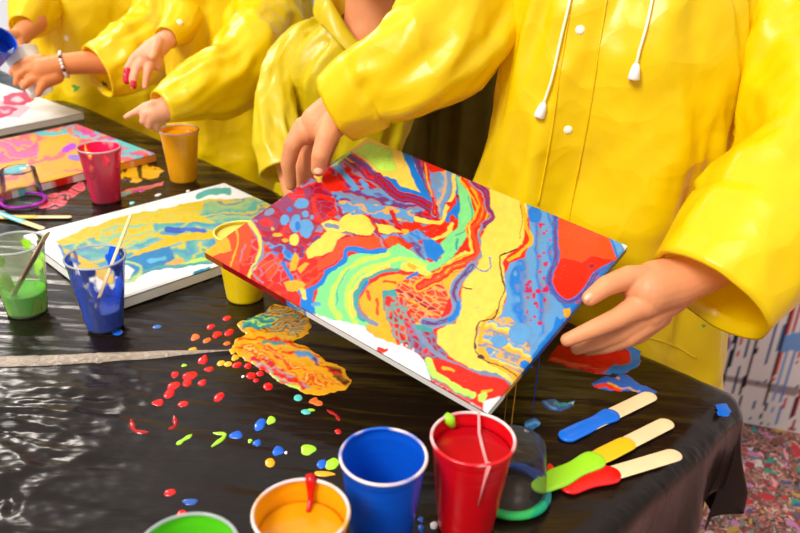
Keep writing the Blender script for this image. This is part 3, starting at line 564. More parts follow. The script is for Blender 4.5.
# pale strip along the fold of the sheet, its highlight put into the colour
def fold_glint():
    L_ = FOLD; n = 90; s = np.linspace(0, len(L_)-1, n); V = []
    for i, q in enumerate(s):
        a = int(min(q, len(L_)-2)); p = L_[a]*(1-(q-a))+L_[a+1]*(q-a); t = L_[a+1]-L_[a]; t /= np.linalg.norm(t); sd = np.array([-t[1], t[0]])
        u = i/(n-1); w = .0098*(1-.12*u)*(1 if u < .62 else max(.04, 1-((u-.62)/.38)**1.6)); w *= 1+(.15 if abs(u-.615) < .01 else 0)
        for k in np.linspace(-1, 1, 11):
            q2 = p+sd*k*w; h = .005*math.sqrt(max(0, 1-k*k))*min(1, w/.008)+(.0016*float(fbm(u*50, k*2, 2))*(1-abs(k)) if u < .62 else 0)
            V.append((q2[0], q2[1], TZ+float(tarp_h(q2[0], q2[1]))+h))
    return V, grid_faces(n, 11)
M['fold_glint'] = mat('fold_highlight', (176, 156, 136), .22, .7, bump=(120, .9, (1, 2.5, 1)), transl=.1, var=.25)
V, Fc = fold_glint(); tag(mesh_obj('fold_highlight_strip', V, Fc, M['fold_glint'], origin=V[0]), 'long pale strip standing in for the highlight of a fold across the left of the sheet', 'highlight strip')
# ---------------------------------------------------------------- cups
def lathe(prof, n=56): 
    V = []
    for r, z in prof:
        for j in range(n):
            t = 2*math.pi*j/n; V.append((r*math.cos(t), r*math.sin(t), z))
    return V, grid_faces(len(prof), n, True)
def cup(label, loc, col, fill=.6, cover=None, bias=0, seed=0., rt=.0375, rb=.0262, h=.105, flip=False, rot=None, top=None, liqcol=None, rimcol=None, name='plastic_cup', shell='clear', group='plastic paint cups'):
    t = thing(name, loc, label, 'cup', group)
    def R_at(z): return rb+(rt-rb)*(z/h)
    prof = [(.0005, .0035), (rb-.004, .003), (rb-.002, 0), (rb, .001)]
    for z in np.linspace(.004, h*.9, 40): prof.append((R_at(z)+(.00035*math.sin(z*1500) if h*.15 < z < h*.75 else 0), z))
    prof += [(R_at(h*.92)+.0008, h*.92), (rt, h-.002)]
    V, Fc = lathe(prof); kids = [mesh_obj('wall', V, Fc, M[shell] if not (cover and cover > .8) else mat('coated_cup_wall', col, .22, .5, var=.06, transl=.15), None)]
    rim = [(rt+.0016*math.cos(a), h-.0012+.0016*math.sin(a)) for a in np.linspace(0, 2*math.pi, 10)]
    V, Fc = lathe(rim); kids.append(mesh_obj('rim', V, Fc, M['clear_rim'] if rimcol is None else rimcol, None))
    cm = mat('cup_paint', liqcol or col, .16, .5, var=.06, transl=.2)
    if fill > 0:
        zf = h*fill; pr = [(.0005, .0045), (rb-.0035, .0045)]+[(R_at(z)-.0009, z) for z in np.linspace(.005, zf, 14)]+[(R_at(zf)-.004, zf-.0004), (R_at(zf)*.5, zf-.0006), (.0005, zf-.0006)]
        V, Fc = lathe(pr); kids.append(mesh_obj('liquid_paint', V, Fc, cm, None))
    if cover and cover <= .8:
        sm = smear_mat('paint_smear', col, cover, 38, seed, bias)
        pr = [(R_at(z)-.0006, z) for z in np.linspace(.004, h*.985, 24)]
        V, Fc = lathe(pr); kids.append(mesh_obj('paint_film', V, Fc, sm, None))
    for k in kids: k.parent = t
    if flip: t.rotation_euler = (math.pi, 0, 0); t.location.z += h
    if rot: t.rotation_euler = rot
    return t
def tz(p): return float(tarp_h(p[0], p[1]))+TZ
def seat(x, y, zref=None, dz=0):   # cup stands so that its rim centre (or base centre) shows at the pixel
    p = at(x, y, (TZ+.105) if zref is None else zref); return (p[0], p[1], tz(p)+.0008+dz)
pink = (255, 34, 96)
c_green = cup('cup of bright green paint with a grey stick, at the left edge', seat(14, 243), (170, 232, 30), .32, .50, -1.5, 3., liqcol=(110, 240, 10), shell='milky')
c_blue = cup('clear cup splattered inside with blue paint, a stick in it', seat(95, 258), (0, 92, 232), .30, .62, -2.2, 7., rb=.0235, shell='frost')
cup('pink-red paint cup standing between two canvases', seat(99, 148), pink, .66, .76, -2.0, 11., liqcol=pink)
cup('orange paint cup farthest back by the table edge', seat(179, 130), (255, 178, 16), .9, .97, 0, 1., liqcol=(250, 165, 10))
cup('yellow cup half hidden under the raised canvas left corner', seat(241, 232), (250, 214, 10), .95, .98, 0, 1., liqcol=(252, 232, 110), rimcol=rim_mat('yellow_rim', (250, 226, 90), .6, 2.))
c_red = cup('cup full of deep red paint at the front of the table', seat(473, 439), (214, 8, 22), .86, .99, 0, 2., rimcol=rim_mat('red_rim', (224, 10, 24), .50, 3.), liqcol=(196, 6, 22))
cup('cup of blue paint in front, left of the red cup', seat(383.5, 456), (10, 86, 204), .42, .9, 0, 5., rimcol=rim_mat('blue_rim', (20, 96, 210), .46, 1.))
c_or = cup('cup of mustard orange paint with a red drip on its rim', seat(301, 513), (246, 166, 10), .80, .85, 0, 9., liqcol=(248, 168, 8), rimcol=rim_mat('orange_rim', (240, 170, 60), .45, 5.))
cup('cup with green paint inside cut off by the bottom edge', seat(187, 553), (90, 200, 30), .70, .9, 0, 13.)
cup('upside-down clear cup with a teal and green rim beside the red cup', seat(509, 494, TZ), (20, 130, 120), 0, .20, 0, 4., h=.062, rb=.030, flip=True, rimcol=None)
cup('upside-down clear cup with a purple rim at far left', seat(24, 204, TZ), (200, 40, 200), 0, .15, 0, 4., h=.064, rb=.030, flip=True)
def ring_paint(loc, r, rad, layers_cols, parent, name='paint_ring'):
    n, m = 72, 12; V = []; C = []
    for i in range(n):
        t = 2*math.pi*i/n; w = rad*(1+.3*float(vnoise(math.cos(t)*2, math.sin(t)*2, 2)))
        for j in range(m):
            a = 2*math.pi*j/m; q = r+w*math.cos(a); V.append((loc[0]+q*math.cos(t), loc[1]+q*math.sin(t), loc[2]+w*.8*math.sin(a)))
            k = .5-.45*math.sin(t+.3)+.12*float(vnoise(math.cos(t)*3+3, math.sin(t)*3, j*.2)); C.append(lin(layers_cols[int(min(.999, max(0, k))*len(layers_cols))]))
    F = grid_faces(n, m, True)+[((n-1)*m+j, (n-1)*m+(j+1) % m, (j+1) % m, j) for j in range(m)]
    o = mesh_obj(name, V, F, M['painted'], None, True, np.array(C)); tag(o)
    o.parent = parent; o.matrix_parent_inverse = (Matrix.Translation(parent.location) @ parent.rotation_euler.to_matrix().to_4x4()).inverted()
    return o
for o in [o for o in COL.objects if o.get('label', '').startswith('upside-down')]:
    tl = 'teal' in o['label']; p = o.location
    ring_paint((p.x, p.y, TZ+float(tarp_h(p.x, p.y))+.0045), .0375, .0058 if tl else .0036, [(20,80,170),(10,90,150),(0,120,120),(20,160,110),(50,180,90)] if tl else [(170,20,190),(214,60,220),(150,20,160)], o)
# red run over the mustard cup's rim
def tube(pts, rads, n=10, cap=True):
    P = np.asarray(pts, float); V = []; up = np.array([.3, .2, .9]); k = len(P)
    for i in range(k):
        t = P[min(i+1, k-1)]-P[max(i-1, 0)]; t /= np.linalg.norm(t)+1e-12; s = np.cross(t, up); s /= np.linalg.norm(s); u2 = np.cross(s, t)
        for j in range(n):
            a = 2*math.pi*j/n; V.append(P[i]+rads[i]*(math.cos(a)*s+math.sin(a)*u2))
    F = grid_faces(k, n, True)
    if cap: F += [tuple(range(n-1, -1, -1)), tuple(range((k-1)*n, k*n))]
    return V, F
def cuppt(c, ang, z, dr=0, h=.105, rt=.0375, rb=.0262):
    r = rb+(rt-rb)*z/h+dr; a = math.radians(ang); return (c.location.x+r*math.cos(a), c.location.y+r*math.sin(a), c.location.z+z)
M['redrun'] = mat('red_run', (206, 8, 18), .2); M['pinkrun'] = mat('pale_run', (246, 150, 150), .3); M['limep'] = mat('lime_dab', (150, 220, 30), .25)
V, Fc = tube([cuppt(c_or, 84, .106, .002), cuppt(c_or, 84, .107, 0), cuppt(c_or, 84, .104, -.002), cuppt(c_or, 84, .094, -.003), cuppt(c_or, 83, .086, -.006), cuppt(c_or, 83, .0845, -.014)], [.003, .0055, .0048, .0028, .0022, .0018]); mesh_obj('paint_drip', V, Fc, M['redrun'], c_or)['label'] = 'red paint drip'
V, Fc = tube([cuppt(c_red, 78, .105, 0), cuppt(c_red, 70, .0915, -.012), cuppt(c_red, 10, .0912, -.026), cuppt(c_red, -60, .0915, -.012), cuppt(c_red, -72, .104, -.001), cuppt(c_red, -74, .104, .0018), cuppt(c_red, -76, .085, .001), cuppt(c_red, -80, .055, .001)], [.0014, .0016, .0016, .0016, .002, .002, .0012, .0006]); mesh_obj('paint_drip', V, Fc, M['pinkrun'], c_red)['label'] = 'pale pink run of paint'
V, Fc = tube([cuppt(c_red, 128, .1055, .001), cuppt(c_red, 124, .101, -.002), cuppt(c_red, 120, .094, -.004)], [.0035, .0055, .003]); mesh_obj('paint_dab', V, Fc, M['limep'], c_red)['label'] = 'lime green dab'
# ---------------------------------------------------------------- sticks
def stick(label, p0, p1, paintlen, col, w=.0185, th=.0022, tipw=1.25, group='craft sticks', second=None):
    p0, p1 = np.asarray(p0, float), np.asarray(p1, float); L_ = np.linalg.norm(p1-p0); t = (p1-p0)/L_; s = np.cross([0, 0, 1.], t); s /= np.linalg.norm(s); u = np.cross(t, s)
    o = thing('craft_stick', p0, label, 'stick', group)
    def slab(l0, l1, w_, th_, mt, name, round0=True, round1=True, wob=0, sd=0):
        n = 26; ls = l0+(l1-l0)*(1-np.cos(np.linspace(0, math.pi, n)))/2; V = []; m = 12
        for l in ls:
            e = w_/2; q = 1.
            if round0 and l-l0 < e: q = math.sqrt(max(0.0004, 1-((e-(l-l0))/e)**2))
            if round1 and l1-l < e: q = min(q, math.sqrt(max(0.0004, 1-((e-(l1-l))/e)**2)))
            hw = e*q*(1+wob*float(vnoise(l*40+sd, 1.)))
            for j in range(m):
                a = 2*math.pi*j/m; ca, sa = math.cos(a), math.sin(a); ca = math.copysign(abs(ca)**.45, ca); sa = math.copysign(abs(sa)**.7, sa)
                V.append(p0+t*l+s*hw*ca+u*(th_/2*sa*(.4+.6*q)))
        F = grid_faces(n, m, True)+[tuple(range(m-1, -1, -1)), tuple(range((n-1)*m, n*m))]
        return mesh_obj(name, V, F, mt, o)
    slab(0, L_, w, th, M['wood'], 'stick')
    if paintlen > 0: slab(-.003, paintlen, w*tipw, th*2.2, mat('stick_paint', col, .2), 'paint_coat', wob=.14, sd=RNG.rand()*9)
    if second: slab(paintlen*.5, second[1], w*1.14, th*1.3, mat('stick_paint', second[0], .2), 'paint_coat', wob=.2, sd=RNG.rand()*9)
    return o
def lay(x, y, dz=.0045): return at(x, y, TZ+dz)
stick('craft stick tipped with blue paint lying on the black sheet', lay(563, 438), lay(654, 394), .088, (16, 110, 220), w=.0205, tipw=1.08)
stick('craft stick coated lime green and yellow, propped on the upturned cup', lay(536, 489, .010), lay(671, 421), .098, (160, 226, 40), second=((244, 190, 30), .150), w=.0205, tipw=1.22)
stick('craft stick tipped with red paint, nearest the table corner', lay(563, 488, .006), lay(680, 453, .0045), .070, (224, 14, 16), w=.0205, tipw=1.25)
stick('craft stick leaning in the blue splattered cup', cuppt(c_blue, 215, .012, -.006, rb=.0235), D(131, 214, 1.02), 0, (0, 0, 0), w=.008)
stick('grey painted stick leaning in the bright green cup', cuppt(c_green, 240, .03, -.012), D(48, 232, .98), .125, (150, 124, 104), w=.010, tipw=1.02)
stick('yellow-stained stick lying behind the green cup', lay(-12, 217), lay(72, 217), .085, (236, 190, 60), w=.012, tipw=1.1)
stick('stick stained turquoise lying behind the green cup', lay(-10, 210, .009), lay(44, 229, .004), .09, (110, 200, 200), w=.012, tipw=1.1)
# ---------------------------------------------------------------- people
def capsules(chains, vox, smooth=6):
    bm = bmesh.new()
    def sph(p, r):
        bmesh.ops.create_uvsphere(bm, u_segments=20, v_segments=12, radius=r, matrix=Matrix.Translation(Vector(p)))
    for ch in chains:
        for i, (p, r) in enumerate(ch):
            sph(p, r)
            if i:
                q, rq = ch[i-1]; a, b = Vector(q), Vector(p); d = b-a
                if d.length < 1e-5: continue
                mtx = Matrix.Translation((a+b)/2) @ d.to_track_quat('Z', 'Y').to_matrix().to_4x4()
                bmesh.ops.create_cone(bm, cap_ends=True, segments=20, radius1=rq, radius2=r, depth=d.length, matrix=mtx)
    me = bpy.data.meshes.new('tmp'); bm.to_mesh(me); bm.free(); o = bpy.data.objects.new('tmp', me); COL.objects.link(o)
    md = o.modifiers.new('r', 'REMESH'); md.mode = 'VOXEL'; md.voxel_size = vox
    sm = o.modifiers.new('s', 'SMOOTH'); sm.iterations = smooth; sm.factor = .5
    dg = bpy.context.evaluated_depsgraph_get(); dg.update(); ev_ = o.evaluated_get(dg); m2 = ev_.to_mesh()
    V = np.zeros(len(m2.vertices)*3); m2.vertices.foreach_get('co', V); Fq = [tuple(p.vertices) for p in m2.polygons]
    ev_.to_mesh_clear(); bpy.data.objects.remove(o); bpy.data.meshes.remove(me)
    return V.reshape(-1, 3), Fq
def pxc(ch): return [(D(x, y, d), r*d/FPX) for x, y, d, r in ch]
def sleeve(path, segs=90, n=64, seed=0., amp=.1, flat=1.0, cuff=0.0, cuffw=.06):
    pts = [p for p, r in path]; rad = [r for p, r in path]
    Q = smoothline(np.hstack([np.array(pts), np.array(rad)[:, None]]), 16); L_ = np.concatenate([[0], np.cumsum(np.linalg.norm(np.diff(Q[:, :3], axis=0), axis=1))])
    s = np.linspace(0, L_[-1], segs); P = np.stack([np.interp(s, L_, Q[:, k]) for k in range(4)], -1); tot = L_[-1]
    V = []; t0 = P[1, :3]-P[0, :3]; t0 /= np.linalg.norm(t0); sd = np.cross(t0, [0, 0, 1.]); sd /= np.linalg.norm(sd)
    th = np.linspace(0, 2*math.pi, n, endpoint=False)
    for i in range(segs):
        t = P[min(i+1, segs-1), :3]-P[max(i-1, 0), :3]; t /= np.linalg.norm(t); sd = sd-t*(sd@t); sd /= np.linalg.norm(sd); u = np.cross(sd, t)
        r = P[i, 3]; q = s[i]; nx, ny = np.cos(th), np.sin(th)
        wf, wg = worley(nx*1.25+seed+.6*vnoise(nx*2, ny*2, q*8), ny*1.25+q*5, q*8.5+seed); wh, wi = worley(nx*2.6+seed, ny*2.6+q*12, q*20+seed*2)
        crease = 1.9*(wf-.5)+.55*(wh-.5)+.25*fbm(nx*2+seed, ny*2, q*22, 2)
        tocuff = (tot-q); k = 1.0
        a = amp*min(1, tocuff/.03+.12) if cuff and tocuff > cuffw else amp*.35 if cuff else amp*min(1, tocuff/.05+.2)
        rr = r*(1+a*crease)
        if cuff and tocuff < cuffw: rr = rr+cuff*(1-math.exp(-(cuffw-tocuff)/.003))
        V.append(P[i, :3]+rr[:, None]*(nx[:, None]*sd*flat+ny[:, None]*u))
    if cuff or True:   # hem turned inward
        last = V[-1]; c = last.mean(0); V.append(c+(last-c)*.93); V.append(c+(V[-2]-c)*.90+(P[-3, :3]-P[-1, :3])*1.2)
    return np.vstack(V), grid_faces(len(V), n, True)
def torso(cx, cy, rings, yaw, seed, n=150, segs=130, amp=.02, neckdip=.05, lean=(0, 0)):
    """rings: (z, half width, half depth) hem to neck"""
    rg = np.array(rings); z = np.linspace(rg[0, 0], rg[-1, 0], segs); hw = np.interp(z, rg[:, 0], rg[:, 1]); hd = np.interp(z, rg[:, 0], rg[:, 2])
    k = np.ones(9)/9
    def sm(a): return np.convolve(np.pad(a, 4, mode='edge'), k, 'valid')
    hw, hd = sm(hw), sm(hd)
    th = np.linspace(0, 2*math.pi, n, endpoint=False); V = []; zt = rg[-1, 0]; zb = rg[0, 0]
    c, s_ = math.cos(yaw), math.sin(yaw)
    for i in range(segs):
        f = 1-(z[i]-zb)/(zt-zb); e = .8
        ct, st = np.cos(th), np.sin(th); x = hw[i]*np.sign(ct)*np.abs(ct)**e; y = hd[i]*np.sign(st)*np.abs(st)**e
        w = amp*(.25+.9*f)*(.55*np.sin(th*5+seed+2.2*f)+.45*np.sin(th*9+seed*2-1.5*f)+.5*vnoise(ct*3+seed, st*3, z[i]*4))
        wf, wg = worley(ct*2.6+seed+.5*vnoise(ct*3, st*3, z[i]*6), st*2.6+z[i]*2, z[i]*4.2+seed); wh, wi = worley(ct*6+seed, st*6+z[i]*5, z[i]*12+seed)
        w = w+.030*(wf-.5)+.007*(wh-.5)
        if hw[i] < .09: w = w*.4
        nrm = np.hypot(x, y)+1e-9; x = x*(1+w/nrm); y = y*(1+w/nrm)
        up = np.clip((z[i]-(zt-.12))/.12, 0, 1); dz = -neckdip*up*np.clip(-st, 0, 1)**3
        X = cx+lean[0]*(z[i]-.75)+x*c-y*s_; Y_ = cy+lean[1]*(z[i]-.75)+x*s_+y*c
        V.append(np.stack([X, Y_, z[i]+dz], -1))
    return np.vstack(V), grid_faces(segs, n, True)
def join(parts):
    V = []; F = []; o = 0
    for v, f in parts:
        v = np.asarray(v); V.append(v); F += [tuple(i+o for i in q) for q in f]; o += len(v)
    return np.vstack(V), F
def person(label, foot, neckz, cx, cy, yaw, rings, seed, arms, hands, coat, skin, hair, lean=(0, 0), neckdip=.05, amp=.02, cuffs=(0, 0), sleeveamp=.1, flat=1.0):
    p = thing('person', (foot[0], foot[1], 0), label, 'person', 'children in yellow raincoats')
    tx, ty = cx+lean[0]*(neckz-.75), cy+lean[1]*(neckz-.75)
    fwd = np.array([math.sin(yaw), -math.cos(yaw), 0]); sid = np.array([math.cos(yaw), math.sin(yaw), 0]); up = np.array([0, 0, 1.])
    hc = np.array([tx, ty, neckz+.14])+fwd*.03
    def h(f, s, u): return hc+fwd*f+sid*s+up*u
    base = np.array([tx, ty, 0])
    # one body: head, neck, trunk, legs and arms grown together
    head = [[(h(-.015, 0, .035), .082), (h(.02, 0, .02), .075), (h(.035, 0, -.035), .056), (h(.05, 0, -.062), .034)], [(h(.01, -.045, -.03), .036), (h(.05, 0, -.06), .026), (h(.01, .045, -.03), .036)],
            [(h(.088, 0, .012), .008), (h(.103, 0, -.012), .011)], [(h(.088, -.014, -.043), .006), (h(.093, 0, -.042), .0075), (h(.088, .014, -.043), .006)], [(h(.0, -.084, -.012), .012), (h(-.008, -.088, .012), .014)], [(h(.0, .084, -.012), .012), (h(-.008, .088, .012), .014)],
            [(h(-.02, 0, -.05), .042), ((tx, ty, neckz+.02), .044), ((tx, ty, neckz-.05), .05)]]
    hz = .672*neckz/1.2; hip = np.array([cx+lean[0]*(hz-.75), cy+lean[1]*(hz-.75), hz]); ch = np.array([tx, ty, neckz-.15])
    k_ = min(1., min(q[1] for q in rings[:4])/.175); legw = k_
    trunk = [[((tx, ty, neckz-.04), .052), (ch, .078*k_), ((ch+hip)/2, .076*k_), (hip, .082*k_)], [(ch+sid*.05*k_, .066*k_), (hip+sid*.045*k_, .07*k_)], [(ch-sid*.05*k_, .066*k_), (hip-sid*.045*k_, .07*k_)],
             [(ch-sid*.085+up*.05, .030), (ch+up*.07, .045), (ch+sid*.085+up*.05, .030)]]
    legs = []
    for sg in (-1, 1):
        f0 = np.array([foot[0], foot[1], 0])+sid*.075*sg; legs.append([(hip+sid*.06*sg, .075), ((hip+sid*.07*sg+f0+up*.42)/2, .062), (f0+up*.40, .05), (f0+up*.25, .047), (f0+up*.09, .034)])
    armc = []
    for a in arms: armc.append([(q, min(r*.42, .036)) for q, r in a['path'][1:-1]])
    body = [capsules(head+trunk+legs+armc, .0075, 5)]
    for hd_ in hands: body.append(capsules([pxc(c) for c in hd_], .0016 if hd_[0][0][2] < 1.3 else .0028, 7 if hd_[0][0][2] < 1.3 else 4))
    V, Fc = join(body); mesh_obj('body', V, Fc, M[skin], p)
    for sg in (-1, 1):
        e = h(.0865, .029*sg, .010)
        V, Fc = lathe([(.0115*math.cos(a), .0115*math.sin(a)) for a in np.linspace(-math.pi/2, math.pi/2, 12)], 16); V = np.array(V)+e; ob = mesh_obj('eye', V, Fc, M['eye'], p)
        V, Fc = lathe([(.0055*math.cos(a), .0055*math.sin(a)) for a in np.linspace(-math.pi/2, math.pi/2, 8)], 12); V = np.array(V)+e+fwd*.0075; q = mesh_obj('iris', V, Fc, M['iris'], None); q.parent = ob; q.location = -ob.location-p.location+ob.location*0
    hv = []; nn_, mm = 26, 40
    for i in range(nn_):
        a = i/(nn_-1)*math.pi*.66
        for j in range(mm):
            t = 2*math.pi*j/mm; fr = math.cos(t); a2 = a*(1-.40*max(0, fr)**2)
            rr = .098+.004*math.sin(t*17+a*3); hv.append(h(-.012+rr*math.sin(a2)*fr*1.05, rr*.93*math.sin(a2)*math.sin(t), .045+rr*1.0*math.cos(a2)))
    mesh_obj('hair', hv, grid_faces(nn_, mm, True), M[hair], p)
    parts = [torso(cx, cy, rings, yaw, seed, lean=lean, neckdip=neckdip, amp=amp)]
    for i, a in enumerate(arms): parts.append(sleeve(a['path'], seed=seed+i*5, amp=a.get('amp', sleeveamp), cuff=a.get('cuff', 0), cuffw=a.get('cuffw', .06), flat=a.get('flat', 1.0)))
    # collar with the hood folded down behind
    cv_ = []; cn = 60
    for k, (dr, dz) in enumerate(((0.0, -.03), (.006, .0), (.014, .022), (.024, .018), (.034, -.004), (.036, -.02))):
        for j in range(cn):
            t = 2*math.pi*j/cn; st = -math.cos(t); front = max(0, math.cos(t)); rx = rings[-1][1]+dr*(1+1.2*max(0, -math.cos(t))); ry = rings[-1][2]+dr*(1+1.6*max(0, -math.cos(t)))
            q = np.array([tx, ty, rings[-1][0]-neckdip*front**3+dz*(1-.5*front)+.03*max(0, -math.cos(t))])+sid*rx*math.sin(t)+fwd*ry*math.cos(t); cv_.append(q)
    parts.append((np.array(cv_), grid_faces(6, cn, True)))
    V, Fc = join(parts); co = mesh_obj('raincoat', V, Fc, M[coat], p)
    bvh = BVHTree.FromPolygons([Vector(v) for v in V], [list(f) for f in Fc])
    for sg in (-1, 1):
        f0 = np.array([foot[0], foot[1], 0])+sid*.075*sg; kn = hip+sid*.07*sg
        V, Fc = tube([kn-up*.03, (kn+f0+up*.4)/2, f0+up*.40, f0+up*.2, f0+up*.07], [.078*k_, .076*k_, .066, .058, .056], 24, False); mesh_obj('trouser_leg', V, Fc, M['denim'], p)
        sh = []; 
        for i in range(14):
            u = i/13; zc = .034-.012*u; w = .040*math.sqrt(max(.02, 1-(2*u-1)**4))*(1-.12*u); hh = (.034-.012*u)*math.sqrt(max(.03, 1-(2*u-1)**6))
            for j in range(16):
                t = 2*math.pi*j/16; sh.append(f0+fwd*(-.06+.20*u)+sid*w*math.cos(t)+up*max(.0, zc+hh*math.sin(t)))
        mesh_obj('shoe', sh, grid_faces(14, 16, True)+[tuple(range(15, -1, -1)), tuple(range(13*16, 14*16))], M['shoe'], p)
    return p, co, bvh
def hit(bvh, x, y):
    d = Vector(ray(x, y)).normalized(); l, n, i, dd = bvh.ray_cast(Vector(CAM), d)
    if l is None: return None, None
    if n.dot(d) > 0: n = -n
    return l, n
def disc_on(co, bvh, x, y, r, col, name, squash=.35, wob=0, label=None):
    l, n = hit(bvh, x, y)
    if l is None: return
    q = n.to_track_quat('Z', 'Y').to_matrix(); V = []
    for a in np.linspace(0, math.pi/2, 7):
        for j in range(18):
            t = 2*math.pi*j/18; w = 1+wob*math.sin(3*t+x)+wob*math.sin(5*t); V.append(l+q @ Vector((r*w*math.cos(a)*math.cos(t), r*w*math.cos(a)*math.sin(t), r*squash*math.sin(a)-.0005)))
    o = mesh_obj(name, [tuple(v) for v in V], grid_faces(7, 18, True), col, None); o.parent = co; o.matrix_parent_inverse = Matrix.Translation(-Vector(co.parent.location)-co.location+Vector((0, 0, 0))) if False else Matrix.Identity(4)
    o.location = (0, 0, 0)     # coat vertices are already stored in world space offsets
    if label: o['label'] = label
    return o
def sub(co, V, Fc, mt, name, label=None):
    o = mesh_obj(name, V, Fc, mt, None); o.parent = co
    if label: o['label'] = label
    return o
M['stain_g'] = mat('green_stain', (60, 160, 60), .4); M['stain_t'] = mat('teal_stain', (0, 140, 110), .4)
def armpx(ch): return [(D(x, y, d), r*d/FPX) for x, y, d, r in ch]
# P1: the child holding the canvas
pc = D(606, 200, 1.17)
P1 = person('child in yellow raincoat with white drawstrings holding the poured canvas', (pc[0]+.02, pc[1]+.03), 1.27, pc[0], pc[1]+.01, math.radians(-8),
  [(.40, .225, .145), (.62, .21, .135), (.80, .195, .128), (1.0, .178, .12), (1.12, .172, .112), (1.20, .155, .095), (1.245, .10, .075), (1.275, .068, .062)], 1.3,
  [dict(path=armpx([(520,-75,1.18,40),(490,-25,1.13,52),(455,30,1.08,58),(415,68,1.06,52),(375,86,1.08,43),(338,108,1.10,33)]), cuff=.004, cuffw=.055, amp=.20),
   dict(path=armpx([(712,-75,1.17,44),(768,0,1.08,58),(802,90,1.0,60),(806,165,.95,68),(768,220,.93,70),(708,296,.91,62)]), cuff=.005, cuffw=.105, amp=.17)],
  [[[(745,248,.95,24),(702,272,.93,23),(672,284,.92,25),(648,291,.91,25)], [(690,272,.93,19),(655,281,.915,21),(638,286,.905,17)], [(668,290,.92,21),(642,303,.905,17)], [(672,296,.93,18),(648,313,.92,16)],
    [(650,279,.91,15),(629,277,.90,12),(606,286,.89,10.6),(590,298,.885,8.2)],
    [(644,303,.905,14),(618,318,.893,10.6),(593,329,.888,9.2),(567,340,.89,7)],
    [(648,312,.92,14),(622,331,.915,10.8),(598,341,.922,9),(577,348,.93,7)],
    [(654,316,.925,14),(628,336,.92,11.2),(606,345,.93,9),(588,349,.945,7)],
    [(660,316,.94,12),(638,334,.94,10),(618,343,.95,8.2),(604,346,.96,6.5)]],
   [[(378,84,1.13,20),(352,100,1.115,20),(336,112,1.105,21),(320,124,1.10,20)], [(340,116,1.10,17),(326,130,1.09,15)], [(328,112,1.11,16),(306,132,1.10,13)],
    [(334,120,1.085,13),(326,138,1.068,10.4),(320.5,155,1.068,9.2),(318.5,169,1.08,7.8)],
    [(304,128,1.10,11.5),(292.5,145,1.10,9),(288,164,1.115,7.6),(291,185,1.135,5.8)],
    [(313,130,1.13,10),(304,150,1.15,8),(301,166,1.155,7),(303,182,1.16,5.8)],
    [(322,136,1.12,11),(312,154,1.135,9),(310,168,1.145,7.4),(312,182,1.16,6)],
    [(330,138,1.13,10),(324,156,1.15,8),(322,170,1.16,6.4)]]],
  'coat', 'skin', 'hair', neckdip=.03, amp=.024)
def shift_children():
    pass
p1, co1, b1 = P1
BT = mat('snap_button', (244, 240, 214), .35)
def surf(bvh, x, y, off):
    l, n = hit(bvh, x, y)
    return None if l is None else np.array(l+n*off)
def stringon(co, bvh, pts, r):
    P = [surf(bvh, x, y, .005) for x, y in smoothline(pts, 8)]; P = [p for p in P if p is not None]
    P = np.array(P); Ps = P.copy()
    for _ in range(12): Ps[1:-1] = (Ps[:-2]+Ps[2:]+Ps[1:-1]*2)/4
    V, Fc = tube(Ps, [r]*len(Ps), 8); cd = sub(co, V, Fc, M['cord'], 'drawstring', 'white cord')
    e = Ps[-1]; d = Ps[-1]-Ps[-3]; d /= np.linalg.norm(d)
    V, Fc = tube([e, e+d*.003, e+d*.006, e+d*.019, e+d*.021], [r*1.3, r*2.4, r*3.1, r*4.4, r*3.4], 14); t = sub(co, V, Fc, M['white'], 'cord_stopper', 'white stopper')
stringon(co1, b1, [(582,-45),(571,0),(562,38),(555,72),(549,90),(545,102)], .0018)
stringon(co1, b1, [(664,-45),(653,0),(647,28),(640,50),(637,62)], .0018)
disc_on(co1, b1, 568, 130, .0062, BT, 'snap_button', .5); disc_on(co1, b1, 552, 236, .0062, BT, 'snap_button', .5); disc_on(co1, b1, 580, 30, .0062, BT, 'snap_button', .5)
for x, y, r in ((668, 312, .008), (704, 326, .007), (632, 183, .004), (660, 318, .004), (510, 189, .004)): disc_on(co1, b1, x, y, r, M['stain_g'], 'paint_stain', .08, .25, 'green paint stain')
# placket and pocket flap, raised seams
def seam(co, bvh, pts, r, name):
    P = [surf(bvh, x, y, .0008) for x, y in smoothline(pts, 10)]; P = np.array([p for p in P if p is not None])
    if len(P) < 6: return
    for _ in range(4): P[1:-1] = (P[:-2]+P[2:]+P[1:-1]*2)/4
    V, Fc = tube(P, [r]*len(P), 6); return sub(co, V, Fc, M['coat'], name)
seam(co1, b1, [(612,-40),(600,40),(588,120),(572,200),(568,225)], .0018, 'placket_edge'); seam(co1, b1, [(575,-20),(562,60),(550,140),(538,205)], .0014, 'placket_edge')
seam(co1, b1, [(630,338),(650,338),(675,346),(696,358)], .0014, 'pocket_edge')
